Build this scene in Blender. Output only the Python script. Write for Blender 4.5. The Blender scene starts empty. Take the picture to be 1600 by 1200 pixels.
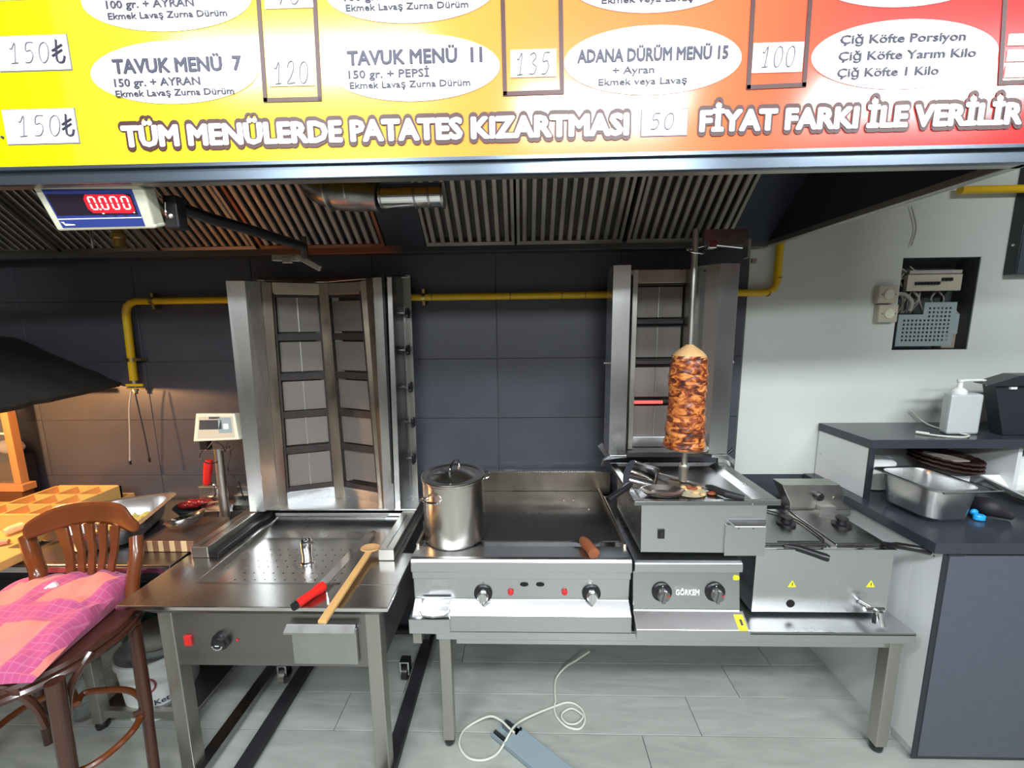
import bpy, bmesh, math, random
from mathutils import Vector, Matrix, noise
random.seed(4)
S = bpy.context.scene
COL = S.collection
# ------------------------------------------------------------------ camera
FPX = 620.0
CP, CY, CR = math.radians(8.5), math.radians(1.53), math.radians(-0.68)
CAM = Vector((0, 0, 1.655))
fwd = Vector((-math.sin(CY)*math.cos(CP), math.cos(CY)*math.cos(CP), -math.sin(CP)))
rt = Vector((math.cos(CY), math.sin(CY), 0)); up = rt.cross(fwd)
R_ = math.cos(CR)*rt + math.sin(CR)*up
U_ = -math.sin(CR)*rt + math.cos(CR)*up
cam = bpy.data.objects.new('camera', bpy.data.cameras.new('camera'))
COL.objects.link(cam)
m = Matrix((R_, U_, -fwd)).transposed().to_4x4(); m.translation = CAM
cam.matrix_world = m
cam.data.sensor_fit = 'HORIZONTAL'; cam.data.sensor_width = 36.0
cam.data.lens = 36.0*FPX/1600.0
cam.data.clip_start = 0.02
S.camera = cam
# ------------------------------------------------------------------ light, exposure
w = bpy.data.worlds.new('room_glow'); S.world = w; w.use_nodes = True
w.node_tree.nodes['Background'].inputs[0].default_value = (0.80, 0.92, 1.0, 1)
w.node_tree.nodes['Background'].inputs[1].default_value = 0.10
def area(name, loc, rot, sx, sy, e, col):
    l = bpy.data.lights.new(name, 'AREA'); l.shape = 'RECTANGLE'; l.size = sx; l.size_y = sy
    l.energy = e; l.color = col
    o = bpy.data.objects.new(name, l); COL.objects.link(o); o.location = loc; o.rotation_euler = rot
    return o
area('ceiling_light', (-0.95, -0.10, 2.86), (math.radians(14), 0, 0), 1.1, 0.22, 34, (0.92, 0.97, 1.0))
area('ceiling_light', (0.45, -0.55, 2.85), (math.radians(22), 0, 0), 0.9, 0.22, 46, (0.92, 0.97, 1.0))
area('ceiling_light', (2.1, -0.45, 2.85), (math.radians(22), 0, 0), 1.1, 0.22, 46, (0.92, 0.97, 1.0))
area('ceiling_light', (-1.6, -2.1, 2.86), (math.radians(20), 0, 0), 1.2, 0.3, 55, (0.90, 0.96, 1.0))
area('ceiling_light', (0.9, -2.1, 2.86), (math.radians(20), 0, 0), 1.2, 0.3, 60, (0.90, 0.96, 1.0))
wl = bpy.data.lights.new('warm_lamp', 'POINT'); wl.energy = 46; wl.color = (1.0, 0.50, 0.20); wl.shadow_soft_size = 0.03
wlo = bpy.data.objects.new('warm_lamp', wl); COL.objects.link(wlo); wlo.location = (-2.42, 1.42, 1.41)
vs = S.view_settings
vs.view_transform = 'Standard'; vs.look = 'None'; vs.exposure = 0.12; vs.gamma = 1.0; vs.use_curve_mapping = False

# ------------------------------------------------------------------ helpers
def P(u, v, x=None, y=None, z=None):
    d = R_*((u-800)/FPX) + U_*((600-v)/FPX) + fwd
    if y is not None: t = (y-CAM.y)/d.y
    elif z is not None: t = (z-CAM.z)/d.z
    else: t = (x-CAM.x)/d.x
    return CAM + d*t

def mat(name, col, rough=0.5, metal=0.0, noise_s=0, noise_a=0.0, bump=0.0, bscale=None, stretch=(1,1,1),
        rvar=0.0, aniso=0.0, emit=None, es=1.0, trans=0.0, alpha=1.0, coat=0.0, spec=0.5):
    mt = bpy.data.materials.new(name); mt.use_nodes = True
    nt = mt.node_tree; b = nt.nodes['Principled BSDF']; L = nt.links.new
    c = (*col, 1)
    b.inputs['Base Color'].default_value = c
    b.inputs['Roughness'].default_value = rough; b.inputs['Metallic'].default_value = metal
    b.inputs['Specular IOR Level'].default_value = spec
    b.inputs['Coat Weight'].default_value = coat; b.inputs['Coat Roughness'].default_value = 0.08
    if trans: b.inputs['Transmission Weight'].default_value = trans
    if alpha < 1: b.inputs['Alpha'].default_value = alpha
    if emit: b.inputs['Emission Color'].default_value = (*emit, 1); b.inputs['Emission Strength'].default_value = es
    if aniso:
        ge = nt.nodes.new('ShaderNodeNewGeometry'); cp_ = nt.nodes.new('ShaderNodeVectorMath'); cp_.operation = 'ADD'; cp_.inputs[1].default_value = (0, .02, 0)
        cx_ = nt.nodes.new('ShaderNodeVectorMath'); cx_.operation = 'CROSS_PRODUCT'; cx_.inputs[1].default_value = (0, 0, 1)
        L(ge.outputs['Normal'], cp_.inputs[0]); L(cp_.outputs[0], cx_.inputs[0]); L(cx_.outputs[0], b.inputs['Tangent'])
        b.inputs['Anisotropic'].default_value = aniso
    if noise_s:
        tc = nt.nodes.new('ShaderNodeTexCoord'); mp = nt.nodes.new('ShaderNodeMapping')
        mp.inputs['Scale'].default_value = stretch; L(tc.outputs['Object'], mp.inputs[0])
        n = nt.nodes.new('ShaderNodeTexNoise'); n.inputs['Scale'].default_value = noise_s; n.inputs['Detail'].default_value = 5
        L(mp.outputs[0], n.inputs['Vector'])
        if noise_a:
            mx = nt.nodes.new('ShaderNodeMixRGB'); mx.blend_type = 'MIX'
            lo = tuple(x*(1-noise_a) for x in col); hi = tuple(min(1, x*(1+noise_a)) for x in col)
            mx.inputs[1].default_value = (*lo, 1); mx.inputs[2].default_value = (*hi, 1)
            L(n.outputs[0], mx.inputs[0]); L(mx.outputs[0], b.inputs['Base Color'])
        if rvar:
            r = nt.nodes.new('ShaderNodeMapRange'); r.inputs['To Min'].default_value = max(0.03, rough-rvar)
            r.inputs['To Max'].default_value = rough+rvar; r.inputs['From Min'].default_value = .3; r.inputs['From Max'].default_value = .7
            L(n.outputs[0], r.inputs[0]); L(r.outputs[0], b.inputs['Roughness'])
        if bump:
            n2 = nt.nodes.new('ShaderNodeTexNoise'); n2.inputs['Scale'].default_value = bscale or noise_s
            L(mp.outputs[0], n2.inputs['Vector'])
            bp = nt.nodes.new('ShaderNodeBump'); bp.inputs['Strength'].default_value = bump; bp.inputs['Distance'].default_value = 0.002
            L(n2.outputs[0], bp.inputs['Height']); L(bp.outputs[0], b.inputs['Normal'])
    return mt

M = {}
M['steel'] = mat('brushed_steel', (0.74, 0.75, 0.75), 0.26, 1, 6, 0.05, 0, None, (1, 1, .2), 0.04, aniso=.4)
M['steelx'] = mat('brushed_steel_sideways', (0.64, 0.65, 0.66), 0.29, 1, 6, 0.05, 0, None, (.2, 1, 1), 0.04, aniso=.2)
M['steeld'] = mat('dull_steel', (0.34, 0.34, 0.34), 0.30, 1, 5, 0.12, 0, 30, (1, 1, 1), 0.05)
M['steels'] = mat('square_tube_steel', (0.50, 0.49, 0.45), 0.38, 1, 20, 0.1, 0, None, (1, 1, .1), 0.05)
M['chrome'] = mat('polished_steel', (0.75, 0.75, 0.76), 0.12, 1)
M['greasy'] = mat('greasy_steel', (0.42, 0.36, 0.29), 0.32, 1, 9, 0.4, 0.1, 30, (1, 1, .3), 0.1)
M['sooty'] = mat('sooty_iron', (0.045, 0.038, 0.035), 0.45, 0.4, 20, 0.4, 0.2)
M['mesh'] = mat('burner_mesh', (0.21, 0.19, 0.175), 0.55, 0.5, 300, 0.35, 0.35, 400)
M['bluegrey'] = mat('blue_grey_sheet', (0.17, 0.21, 0.26), 0.26, 0.85, 12, 0.12, 0.05, 40, (.1, 1, 1), 0.04)
M['hooddark'] = mat('dark_hood_sheet', (0.035, 0.04, 0.055), 0.35, 0.5, 3, 0.25)
M['filter'] = mat('filter_steel', (0.30, 0.275, 0.24), 0.42, 0.8, 7, 0.35, 0, None, (1, 1, 1), 0.1)
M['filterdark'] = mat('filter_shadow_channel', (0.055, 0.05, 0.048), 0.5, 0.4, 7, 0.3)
M['rust'] = mat('greasy_brown_sheet', (0.22, 0.085, 0.05), 0.42, 0.6, 12, 0.4)
M['tile'] = mat('dark_slate_tile', (0.056, 0.059, 0.074), 0.40, 0, 5, 0.16, 0.06, 60, (1, 1, 1), 0.05)
M['grout'] = mat('grout', (0.11, 0.11, 0.12), 0.8)
M['paint'] = mat('white_wall_paint', (0.57, 0.605, 0.56), 0.6, 0, 2.5, 0.06, 0.08, 90)
M['yellow'] = mat('yellow_pipe_paint', (0.70, 0.44, 0.008), 0.35, 0, 9, 0.15, 0.05)
M['black'] = mat('black_plastic', (0.012, 0.012, 0.014), 0.32)
M['blackm'] = mat('matt_black', (0.015, 0.015, 0.018), 0.6)
M['hole'] = mat('dark_opening', (0.004, 0.004, 0.004), 0.9)
M['plate'] = mat('seasoned_griddle_plate', (0.034, 0.031, 0.029), 0.33, 0.45, 6, 0.6, 0.08, 25, (1, 1.6, 1), 0.12)
M['worktop'] = mat('dark_laminate_worktop', (0.040, 0.045, 0.058), 0.20, 0, 60, 0.18, 0.03)
M['panelgrey'] = mat('grey_laminate_panel', (0.088, 0.097, 0.125), 0.42, 0, 40, 0.12, 0.03)
M['edge'] = mat('dark_edge_band', (0.022, 0.026, 0.034), 0.35)
M['white'] = mat('white_laminate', (0.68, 0.70, 0.70), 0.35, 0, 6, 0.03)
M['whitep'] = mat('white_plastic', (0.78, 0.80, 0.78), 0.4)
M['cream'] = mat('cream_plastic', (0.66, 0.66, 0.52), 0.35)
M['beige'] = mat('aged_beige_plastic', (0.50, 0.46, 0.36), 0.45, 0, 20, 0.1)
M['red'] = mat('red_plastic', (0.72, 0.02, 0.015), 0.35)
M['redk'] = mat('warm_red_handle', (0.55, 0.03, 0.03), 0.35)
M['wood'] = mat('dark_polished_beech', (0.165, 0.044, 0.012), 0.25, 0, 14, 0.35, 0.04, 30, (1, 1, .15), 0.05, coat=0.4)
M['woodd'] = mat('dark_and_shaded_bentwood', (0.060, 0.022, 0.014), 0.25, 0, 14, 0.35, 0.04, 30, (1, 1, .15), 0.05, coat=0.5)  # on the chair legs this darker tone stands in for shade under the seat
M['woodl'] = mat('light_board_wood', (0.66, 0.38, 0.12), 0.45, 0, 12, 0.15, 0.05, 30, (1, .2, 1))
M['spoon'] = mat('spoon_wood', (0.50, 0.29, 0.12), 0.5, 0, 20, 0.2, 0.05, 30, (1, .2, 1))
M['strip1'] = mat('pale_block_wood', (0.72, 0.52, 0.28), 0.45, 0, 30, 0.15)
M['strip2'] = mat('brown_block_wood', (0.24, 0.12, 0.07), 0.45, 0, 30, 0.2)
M['boardtop'] = mat('worn_board_top', (0.07, 0.045, 0.035), 0.5, 0, 20, 0.3)
M['label'] = mat('yellow_sticker', (0.85, 0.80, 0.02), 0.5)
M['ink'] = mat('dark_print', (0.045, 0.040, 0.075), 0.5)
M['pen'] = mat('felt_pen', (0.16, 0.15, 0.19), 0.6)
M['brown'] = mat('brown_print', (0.060, 0.016, 0.014), 0.45)
M['signwhite'] = mat('white_print', (0.86, 0.86, 0.86), 0.22)
M['slip'] = mat('paper_slip', (0.82, 0.82, 0.80), 0.5)
M['cable'] = mat('white_cable', (0.66, 0.66, 0.58), 0.45)
M['trunk'] = mat('grey_blue_plastic', (0.26, 0.33, 0.36), 0.4)
M['blue'] = mat('bright_blue_plastic', (0.02, 0.38, 0.85), 0.35)
M['translucent'] = mat('frosted_plastic', (0.66, 0.70, 0.70), 0.35, trans=0.25)
M['clear'] = mat('clear_plastic', (0.9, 0.95, 0.95), 0.08, trans=0.95)
M['basket'] = mat('brown_wicker', (0.040, 0.018, 0.014), 0.55, 0, 150, 0.5, 0.5)
M['napkin'] = mat('paper_napkin', (0.78, 0.70, 0.64), 0.8, 0, 20, 0.1, 0.3)
M['glow'] = mat('glowing_element', (0.5, 0.03, 0.03), 0.5, emit=(1.0, 0.07, 0.06), es=2.2)
M['led'] = mat('led_segments', (1, .3, .3), 0.5, emit=(1.0, 0.32, 0.27), es=5.0)
M['ledback'] = mat('red_lit_window', (0.30, 0.01, 0.02), 0.3, emit=(1.0, 0.02, 0.04), es=0.55)
M['dispblack'] = mat('display_window', (0.020, 0.015, 0.025), 0.15)
M['dispblue'] = mat('display_blue', (0.035, 0.055, 0.26), 0.2)
M['green'] = mat('dark_green_plastic', (0.01, 0.06, 0.045), 0.3)
M['lettuce'] = mat('pale_chopped_greens', (0.50, 0.50, 0.16), 0.6, 0, 60, 0.5, 0.6)
M['postwood'] = mat('stall_wood', (0.40, 0.20, 0.08), .5, 0, 14, .3, .05, 30, (1, 1, .15))
M['plate_lb'] = mat('pale_blue_grey_metal', (0.30, 0.37, 0.38), 0.5, 0.3)
M['sauce'] = mat('red_pepper_mass', (0.20, 0.012, 0.012), 0.3, 0, 40, 0.5, 0.6)
M['roof'] = mat('dark_thatch', (0.020, 0.017, 0.014), 0.85, 0, 60, 0.5, 0.8, 90, (1, .2, 1))
M['brass'] = mat('brass', (0.48, 0.36, 0.13), 0.35, 1)
M['deepbox'] = mat('box_interior', (0.05, 0.06, 0.06), 0.6, 0, 12, 0.6)
M['pale'] = mat('pale_wires', (0.38, 0.36, 0.32), 0.6, 0, 30, 0.4)
M['plasterhole'] = mat('broken_plaster', (0.30, 0.25, 0.20), 0.9, 0, 20, 0.4, 0.6)

M['darksheet'] = mat('dark_side_sheet', (0.10, 0.105, 0.115), 0.3, 0.9)
# doner meat
def meat_mat():
    mt = bpy.data.materials.new('roasted_meat'); mt.use_nodes = True
    nt = mt.node_tree; b = nt.nodes['Principled BSDF']; L = nt.links.new
    tc = nt.nodes.new('ShaderNodeTexCoord'); mp = nt.nodes.new('ShaderNodeMapping'); mp.inputs['Scale'].default_value = (1, 1, 2.0)
    L(tc.outputs['Object'], mp.inputs[0])
    n = nt.nodes.new('ShaderNodeTexNoise'); n.inputs['Scale'].default_value = 26; n.inputs['Detail'].default_value = 6; n.inputs['Distortion'].default_value = 1.2
    L(mp.outputs[0], n.inputs['Vector'])
    r = nt.nodes.new('ShaderNodeValToRGB'); e = r.color_ramp.elements
    e[0].position = .36; e[0].color = (0.045, 0.010, 0.006, 1); e[1].position = .70; e[1].color = (0.74, 0.30, 0.075, 1)
    x = e.new(.49); x.color = (0.26, 0.055, 0.015, 1); x = e.new(.56); x.color = (0.55, 0.17, 0.035, 1)
    L(n.outputs[0], r.inputs[0]); L(r.outputs[0], b.inputs['Base Color'])
    bp = nt.nodes.new('ShaderNodeBump'); bp.inputs['Strength'].default_value = .6; bp.inputs['Distance'].default_value = .004
    L(n.outputs[0], bp.inputs['Height']); L(bp.outputs[0], b.inputs['Normal']); b.inputs['Roughness'].default_value = .38
    return mt
M['meat'] = meat_mat()
M['fat'] = mat('pale_fat_top', (0.62, 0.38, 0.17), 0.45, 0, 30, 0.25, 0.3)

def ramp_mat(name, stops, axis='X', lo=-1, hi=1, rough=.2, coat=0.0):
    mt = bpy.data.materials.new(name); mt.use_nodes = True
    nt = mt.node_tree; b = nt.nodes['Principled BSDF']; L = nt.links.new
    tc = nt.nodes.new('ShaderNodeTexCoord'); sp = nt.nodes.new('ShaderNodeSeparateXYZ'); L(tc.outputs['Object'], sp.inputs[0])
    mr = nt.nodes.new('ShaderNodeMapRange'); mr.inputs['From Min'].default_value = lo; mr.inputs['From Max'].default_value = hi
    L(sp.outputs[axis], mr.inputs[0])
    r = nt.nodes.new('ShaderNodeValToRGB'); el = r.color_ramp.elements
    el[0].position = stops[0][0]; el[0].color = (*stops[0][1], 1); el[1].position = stops[-1][0]; el[1].color = (*stops[-1][1], 1)
    for p, c in stops[1:-1]:
        q = el.new(p); q.color = (*c, 1)
    L(mr.outputs[0], r.inputs[0]); L(r.outputs[0], b.inputs['Base Color'])
    b.inputs['Roughness'].default_value = rough; b.inputs['Coat Weight'].default_value = coat
    return mt
M['sign'] = ramp_mat('printed_menu_board', [(0, (0.86, 0.80, 0.0)), (0.085, (0.88, 0.80, 0.005)), (0.087, (0.88, 0.68, 0.02)), (0.25, (0.86, 0.55, 0.03)),
    (0.42, (0.85, 0.34, 0.06)), (0.6, (0.83, 0.20, 0.06)), (0.8, (0.80, 0.06, 0.05)), (1, (0.72, 0.015, 0.02))], 'X', -1.23, 1.25, .16, .3)

def floor_mat():
    mt = bpy.data.materials.new('grey_oak_look_tile'); mt.use_nodes = True
    nt = mt.node_tree; b = nt.nodes['Principled BSDF']; L = nt.links.new
    g = nt.nodes.new('ShaderNodeTexCoord'); oi = nt.nodes.new('ShaderNodeObjectInfo')
    va = nt.nodes.new('ShaderNodeVectorMath'); va.operation = 'ADD'; L(g.outputs['Object'], va.inputs[0]); L(oi.outputs['Random'], va.inputs[1])
    mp = nt.nodes.new('ShaderNodeMapping'); mp.inputs['Scale'].default_value = (1.3, 7, 1); L(va.outputs[0], mp.inputs[0])
    n = nt.nodes.new('ShaderNodeTexNoise'); n.inputs['Scale'].default_value = 2.2; n.inputs['Detail'].default_value = 7; n.inputs['Distortion'].default_value = 1.5
    L(mp.outputs[0], n.inputs['Vector'])
    r = nt.nodes.new('ShaderNodeValToRGB'); e = r.color_ramp.elements
    e[0].position = .3; e[0].color = (0.31, 0.325, 0.295, 1); e[1].position = .7; e[1].color = (0.40, 0.415, 0.38, 1)
    L(n.outputs[0], r.inputs[0]); L(r.outputs[0], b.inputs['Base Color']); b.inputs['Roughness'].default_value = .36
    return mt
M['floor'] = floor_mat()

def cushion_mat():
    mt = bpy.data.materials.new('pink_checked_cloth'); mt.use_nodes = True
    nt = mt.node_tree; b = nt.nodes['Principled BSDF']; L = nt.links.new
    tc = nt.nodes.new('ShaderNodeTexCoord'); sp = nt.nodes.new('ShaderNodeSeparateXYZ'); L(tc.outputs['UV'], sp.inputs[0])
    def math_(op, a, bb):
        q = nt.nodes.new('ShaderNodeMath'); q.operation = op
        for i, v in enumerate((a, bb)):
            if isinstance(v, (int, float)): q.inputs[i].default_value = v
            else: L(v, q.inputs[i])
        return q.outputs[0]
    def band(src, period, off, width):
        f = math_('FRACT', math_('ADD', math_('MULTIPLY', src, period), off), 0)
        return math_('LESS_THAN', f, width)
    ba = math_('MAXIMUM', band(sp.outputs[0], 2.0, .1, .36), band(sp.outputs[1], 2.0, .1, .36))
    both = math_('MULTIPLY', band(sp.outputs[0], 2.0, .1, .36), band(sp.outputs[1], 2.0, .1, .36))
    lines = math_('MAXIMUM', band(sp.outputs[0], 22, 0, .12), band(sp.outputs[1], 22, 0, .12))
    m1 = nt.nodes.new('ShaderNodeMixRGB'); m1.inputs[1].default_value = (0.83, 0.235, 0.20, 1); m1.inputs[2].default_value = (0.52, 0.08, 0.22, 1); L(ba, m1.inputs[0])
    m2 = nt.nodes.new('ShaderNodeMixRGB'); m2.inputs[2].default_value = (0.75, 0.36, 0.48, 1); L(m1.outputs[0], m2.inputs[1])
    L(math_('MULTIPLY', math_('MULTIPLY', lines, ba), .25), m2.inputs[0])
    L(m2.outputs[0], b.inputs['Base Color']); b.inputs['Roughness'].default_value = .85
    b.inputs['Sheen Weight'].default_value = .2
    return mt
M['cushion'] = cushion_mat()

ORG = {}
class MB:
    def __init__(s): s.bm = bmesh.new()
    def v(s, p): return s.bm.verts.new(Vector(p))
    def face(s, pts):
        try: return s.bm.faces.new([s.v(p) for p in pts])
        except Exception: return None
    def box(s, x0, x1, y0, y1, z0, z1):
        c = [s.v((x, y, z)) for z in (z0, z1) for y in (y0, y1) for x in (x0, x1)]
        for f in ((0,2,3,1),(4,5,7,6),(0,1,5,4),(2,6,7,3),(0,4,6,2),(1,3,7,5)): s.bm.faces.new([c[i] for i in f])
        return s
    def prism(s, poly, vec):
        vec = Vector(vec); a = [s.v(p) for p in poly]; b = [s.v(Vector(p)+vec) for p in poly]; n = len(a)
        s.bm.faces.new(a[::-1]); s.bm.faces.new(b)
        for i in range(n): s.bm.faces.new((a[i], a[(i+1) % n], b[(i+1) % n], b[i]))
        return s
    def hexa(s, lo, hi):
        return s.loft([lo, hi])
    def loft(s, rings, close=True, cap=True):
        vs_ = [[s.v(p) for p in r] for r in rings]; n = len(rings[0])
        for a, b in zip(vs_, vs_[1:]):
            for i in range(n if close else n-1):
                j = (i+1) % n
                try: s.bm.faces.new((a[i], a[j], b[j], b[i]))
                except Exception: pass
        if cap and close:
            s.bm.faces.new(vs_[0][::-1]); s.bm.faces.new(vs_[-1])
        return s
    def cyl(s, p0, p1, r0, r1=None, n=16, cap=True):
        p0 = Vector(p0); p1 = Vector(p1); r1 = r0 if r1 is None else r1
        d = (p1-p0).normalized(); a = d.orthogonal().normalized(); b = d.cross(a)
        rr = [[p + (a*math.cos(2*math.pi*i/n) + b*math.sin(2*math.pi*i/n))*r for i in range(n)] for p, r in ((p0, r0), (p1, r1))]
        return s.loft(rr, True, cap)
    def tube(s, pts, r, n=8, closed=False):
        pts = [Vector(p) for p in pts]; N = len(pts); rings = []; a = None
        for i, p in enumerate(pts):
            q0 = pts[i-1] if (i or closed) else p; q1 = pts[(i+1) % N] if (i < N-1 or closed) else p
            t = (q1-q0).normalized()
            a = t.orthogonal().normalized() if a is None else (a - t*a.dot(t)).normalized()
            b = t.cross(a); rad = r[i] if isinstance(r, (list, tuple)) else r
            rings.append([p + (a*math.cos(2*math.pi*k/n) + b*math.sin(2*math.pi*k/n))*rad for k in range(n)])
        if closed: rings.append(rings[0])
        s.loft(rings, True, not closed)
        if closed: bmesh.ops.remove_doubles(s.bm, verts=s.bm.verts, dist=1e-6)
        return s
    def lathe(s, prof, c, n=32, axis='z', sx=1, sy=1):
        c = Vector(c); rings = []
        for r, h in prof:
            ring = []
            for i in range(n):
                a = 2*math.pi*i/n; x, y = r*math.cos(a)*sx, r*math.sin(a)*sy
                o = {'z': (x, y, h), 'y': (x, -h, y), 'x': (h, x, y)}[axis]
                ring.append(c + Vector(o))
            rings.append(ring)
        return s.loft(rings, True, True)
    def ball(s, c, r, sc=(1, 1, 1), sub=2):
        g = bmesh.ops.create_icosphere(s.bm, subdivisions=sub, radius=r)
        for q in g['verts']: q.co = Vector((q.co.x*sc[0], q.co.y*sc[1], q.co.z*sc[2])) + Vector(c)
        return s
    def sheet(s, grid, th=0.0, nrm=None):
        # grid: list of rows of points
        vs_ = [[s.v(p) for p in r] for r in grid]
        for a, b in zip(vs_, vs_[1:]):
            for i in range(len(a)-1):
                s.bm.faces.new((a[i], a[i+1], b[i+1], b[i]))
        return s
    def build(s, name, m, parent=None, bevel=0.0, smooth=False, org=None, solid=0.0, sub=0, label=None):
        if parent is not None and org is None: org = ORG.get(parent.name, Vector((0, 0, 0)))
        if org is None: org = Vector((0, 0, 0))
        org = Vector(org)
        bmesh.ops.recalc_face_normals(s.bm, faces=s.bm.faces)
        for v in s.bm.verts: v.co -= org
        me = bpy.data.meshes.new(name); s.bm.to_mesh(me); s.bm.free()
        me.materials.append(M[m] if isinstance(m, str) else m)
        o = bpy.data.objects.new(name, me); COL.objects.link(o)
        if parent is not None: o.parent = parent
        else: o.location = org
        ORG[o.name] = org
        if smooth:
            for f in me.polygons: f.use_smooth = True
            try: me.set_sharp_from_angle(angle=math.radians(38))
            except Exception: pass
        if solid:
            md = o.modifiers.new('thickness', 'SOLIDIFY'); md.thickness = solid; md.offset = 0
        if bevel:
            md = o.modifiers.new('bevel', 'BEVEL'); md.width = bevel; md.segments = 2; md.limit_method = 'ANGLE'; md.angle_limit = math.radians(40)
        if sub:
            md = o.modifiers.new('sub', 'SUBSURF'); md.levels = sub; md.render_levels = sub
        if label: o['label'] = label
        return o

def thing(name, label, cat, loc=(0, 0, 0), group=None):
    o = bpy.data.objects.new(name, None); COL.objects.link(o); o.location = loc; o.empty_display_size = .05
    ORG[o.name] = Vector(loc); o['label'] = label; o['category'] = cat
    if group: o['group'] = group
    return o
def tag(o, label, cat, group=None):
    o['label'] = label; o['category'] = cat
    if group: o['group'] = group
    return o
def struct(o): o['kind'] = 'structure'; return o
def B(*a): return MB().box(*a)
def cat_pts(pts, n=8, closed=False):
    pts = [Vector(p) for p in pts]; out = []; N = len(pts)
    for i in range(N if closed else N-1):
        g = lambda k: pts[k % N] if closed else pts[max(0, min(N-1, k))]
        a, b, c, d = g(i-1), g(i), g(i+1), g(i+2)
        for j in range(n):
            t = j/n
            out.append(.5*((2*b) + (c-a)*t + (2*a-5*b+4*c-d)*t*t + (3*b-a-3*c+d)*t**3))
    if not closed: out.append(pts[-1])
    return out

_capref = {}
def text_mesh(txt, bold=0.0):
    me = text_mesh_(txt)
    if not bold: return me
    bm = bmesh.new()
    for k in range(12):
        b2 = len(bm.verts); bm.from_mesh(me); bm.verts.ensure_lookup_table()
        for v in bm.verts[b2:]: v.co.x += bold*math.cos(k*math.pi/6); v.co.y += bold*math.sin(k*math.pi/6); v.co.z += k*.00006
    bm.to_mesh(me); bm.free(); return me
def text_mesh_(txt):
    cu = bpy.data.curves.new('t', 'FONT'); cu.body = txt; cu.size = 1.0; cu.extrude = 0.0; cu.resolution_u = 2
    o = bpy.data.objects.new('t', cu); COL.objects.link(o)
    dg = bpy.context.evaluated_depsgraph_get(); dg.update()
    me = bpy.data.meshes.new_from_object(o.evaluated_get(dg))
    bpy.data.objects.remove(o); bpy.data.curves.remove(cu)
    return me
def letters(name, txt, u0, v0, u1, capx, y, m, parent, bold=0.0, th=0.0012, label=None, du=0, dv=0):
    """flat lettering on a vertical board at depth y: left end of baseline (u0,v0), right end u1"""
    p0 = P(u0, v0, y=y); p1 = P(u1, v0, y=y); ph = P(u0, v0-capx, y=y)
    W = p1.x-p0.x; H = ph.z-p0.z
    if bold not in _capref:
        h = text_mesh('H', bold); _capref[bold] = max(v.co.y for v in h.vertices)-bold
    me = text_mesh(txt, bold)
    x0 = min(v.co.x for v in me.vertices); x1 = max(v.co.x for v in me.vertices)
    sx = W/(x1-x0); sz = H/_capref[bold]; org = ORG[parent.name]
    for v in me.vertices:
        v.co = Vector((p0.x + (v.co.x-x0)*sx, y-v.co.z, p0.z + v.co.y*sz)) - org
    bm = bmesh.new(); bm.from_mesh(me)
    if not bold: bmesh.ops.remove_doubles(bm, verts=bm.verts, dist=1e-7)
    r = bmesh.ops.extrude_face_region(bm, geom=bm.faces[:])
    for g in r['geom']:
        if isinstance(g, bmesh.types.BMVert): g.co.y -= th
    bmesh.ops.recalc_face_normals(bm, faces=bm.faces)
    bm.to_mesh(me); bm.free(); me.materials.clear(); me.materials.append(M[m])
    o = bpy.data.objects.new(name, me); COL.objects.link(o); o.parent = parent; ORG[o.name] = org
    if label: o['label'] = label
    return o
GL = {'0': [[(.5,1),(.2,.85),(.08,.5),(.2,.1),(.5,0),(.8,.2),(.9,.6),(.75,.92),(.5,1)]],
      '1': [[(.05,.75),(.25,.72),(.55,1),(.45,0)], [(.15,0),(.75,.03)]],
      '2': [[(.1,.75),(.3,.98),(.65,1),(.75,.7),(.45,.3),(.1,.02),(.9,.05)]],
      '3': [[(.1,.9),(.5,1),(.75,.8),(.4,.55),(.8,.35),(.6,.05),(.1,.05)]],
      '5': [[(.85,1),(.3,.98),(.2,.6),(.6,.62),(.8,.35),(.55,.05),(.1,.03)]],
      '7': [[(.1,.95),(.85,1),(.4,0)]],
      't': [[(.35,1.1),(.35,.2),(.5,0),(.8,.02),(.9,.3)], [(.05,.55),(.75,.85)], [(.05,.3),(.75,.6)]]}
def scribble(txt, u0, v0, u1, v1, y, parent, r=.0011, m='pen', name='handwritten_price'):
    """hand-written figures between (u0,v0) top-left and (u1,v1) bottom-right"""
    a = P(u0, v1, y=y); b = P(u1, v0, y=y); n = len(txt); cw = (b.x-a.x)/n; H = P(u0, v0, y=y).z-a.z; mb = MB()
    for i, ch in enumerate(txt):
        for st in GL[ch]:
            pts = cat_pts([Vector((a.x + (i+.08+.78*px + .12*pz)*cw, y-.0012, a.z + pz*H)) for px, pz in st], 4)
            mb.tube(pts, r, 5)
    return mb.build(name, m, parent, smooth=True)
# ================================================================== ROOM
WY = 1.97
HX0, HX1, HZ0, HZ1 = 1.784, 2.138, 1.512, 1.942
wall = MB()
wall.box(1.078, HX0, WY-.004, WY+.15, .886, 2.9); wall.box(HX1, 4.2, WY-.004, WY+.15, .886, 2.9)
wall.box(HX0, HX1, WY-.004, WY+.15, HZ1, 2.9); wall.box(HX0, HX1, WY-.004, WY+.15, .886, HZ0)
wall_back = struct(wall.build('wall_back', 'paint'))
g = B(-4.2, 1.079, WY+.006, WY+.15, 0, 2.9).box(1.079, 4.2, WY+.006, WY+.15, 0, .886).build('grout_bed', 'grout', wall_back)
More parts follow.
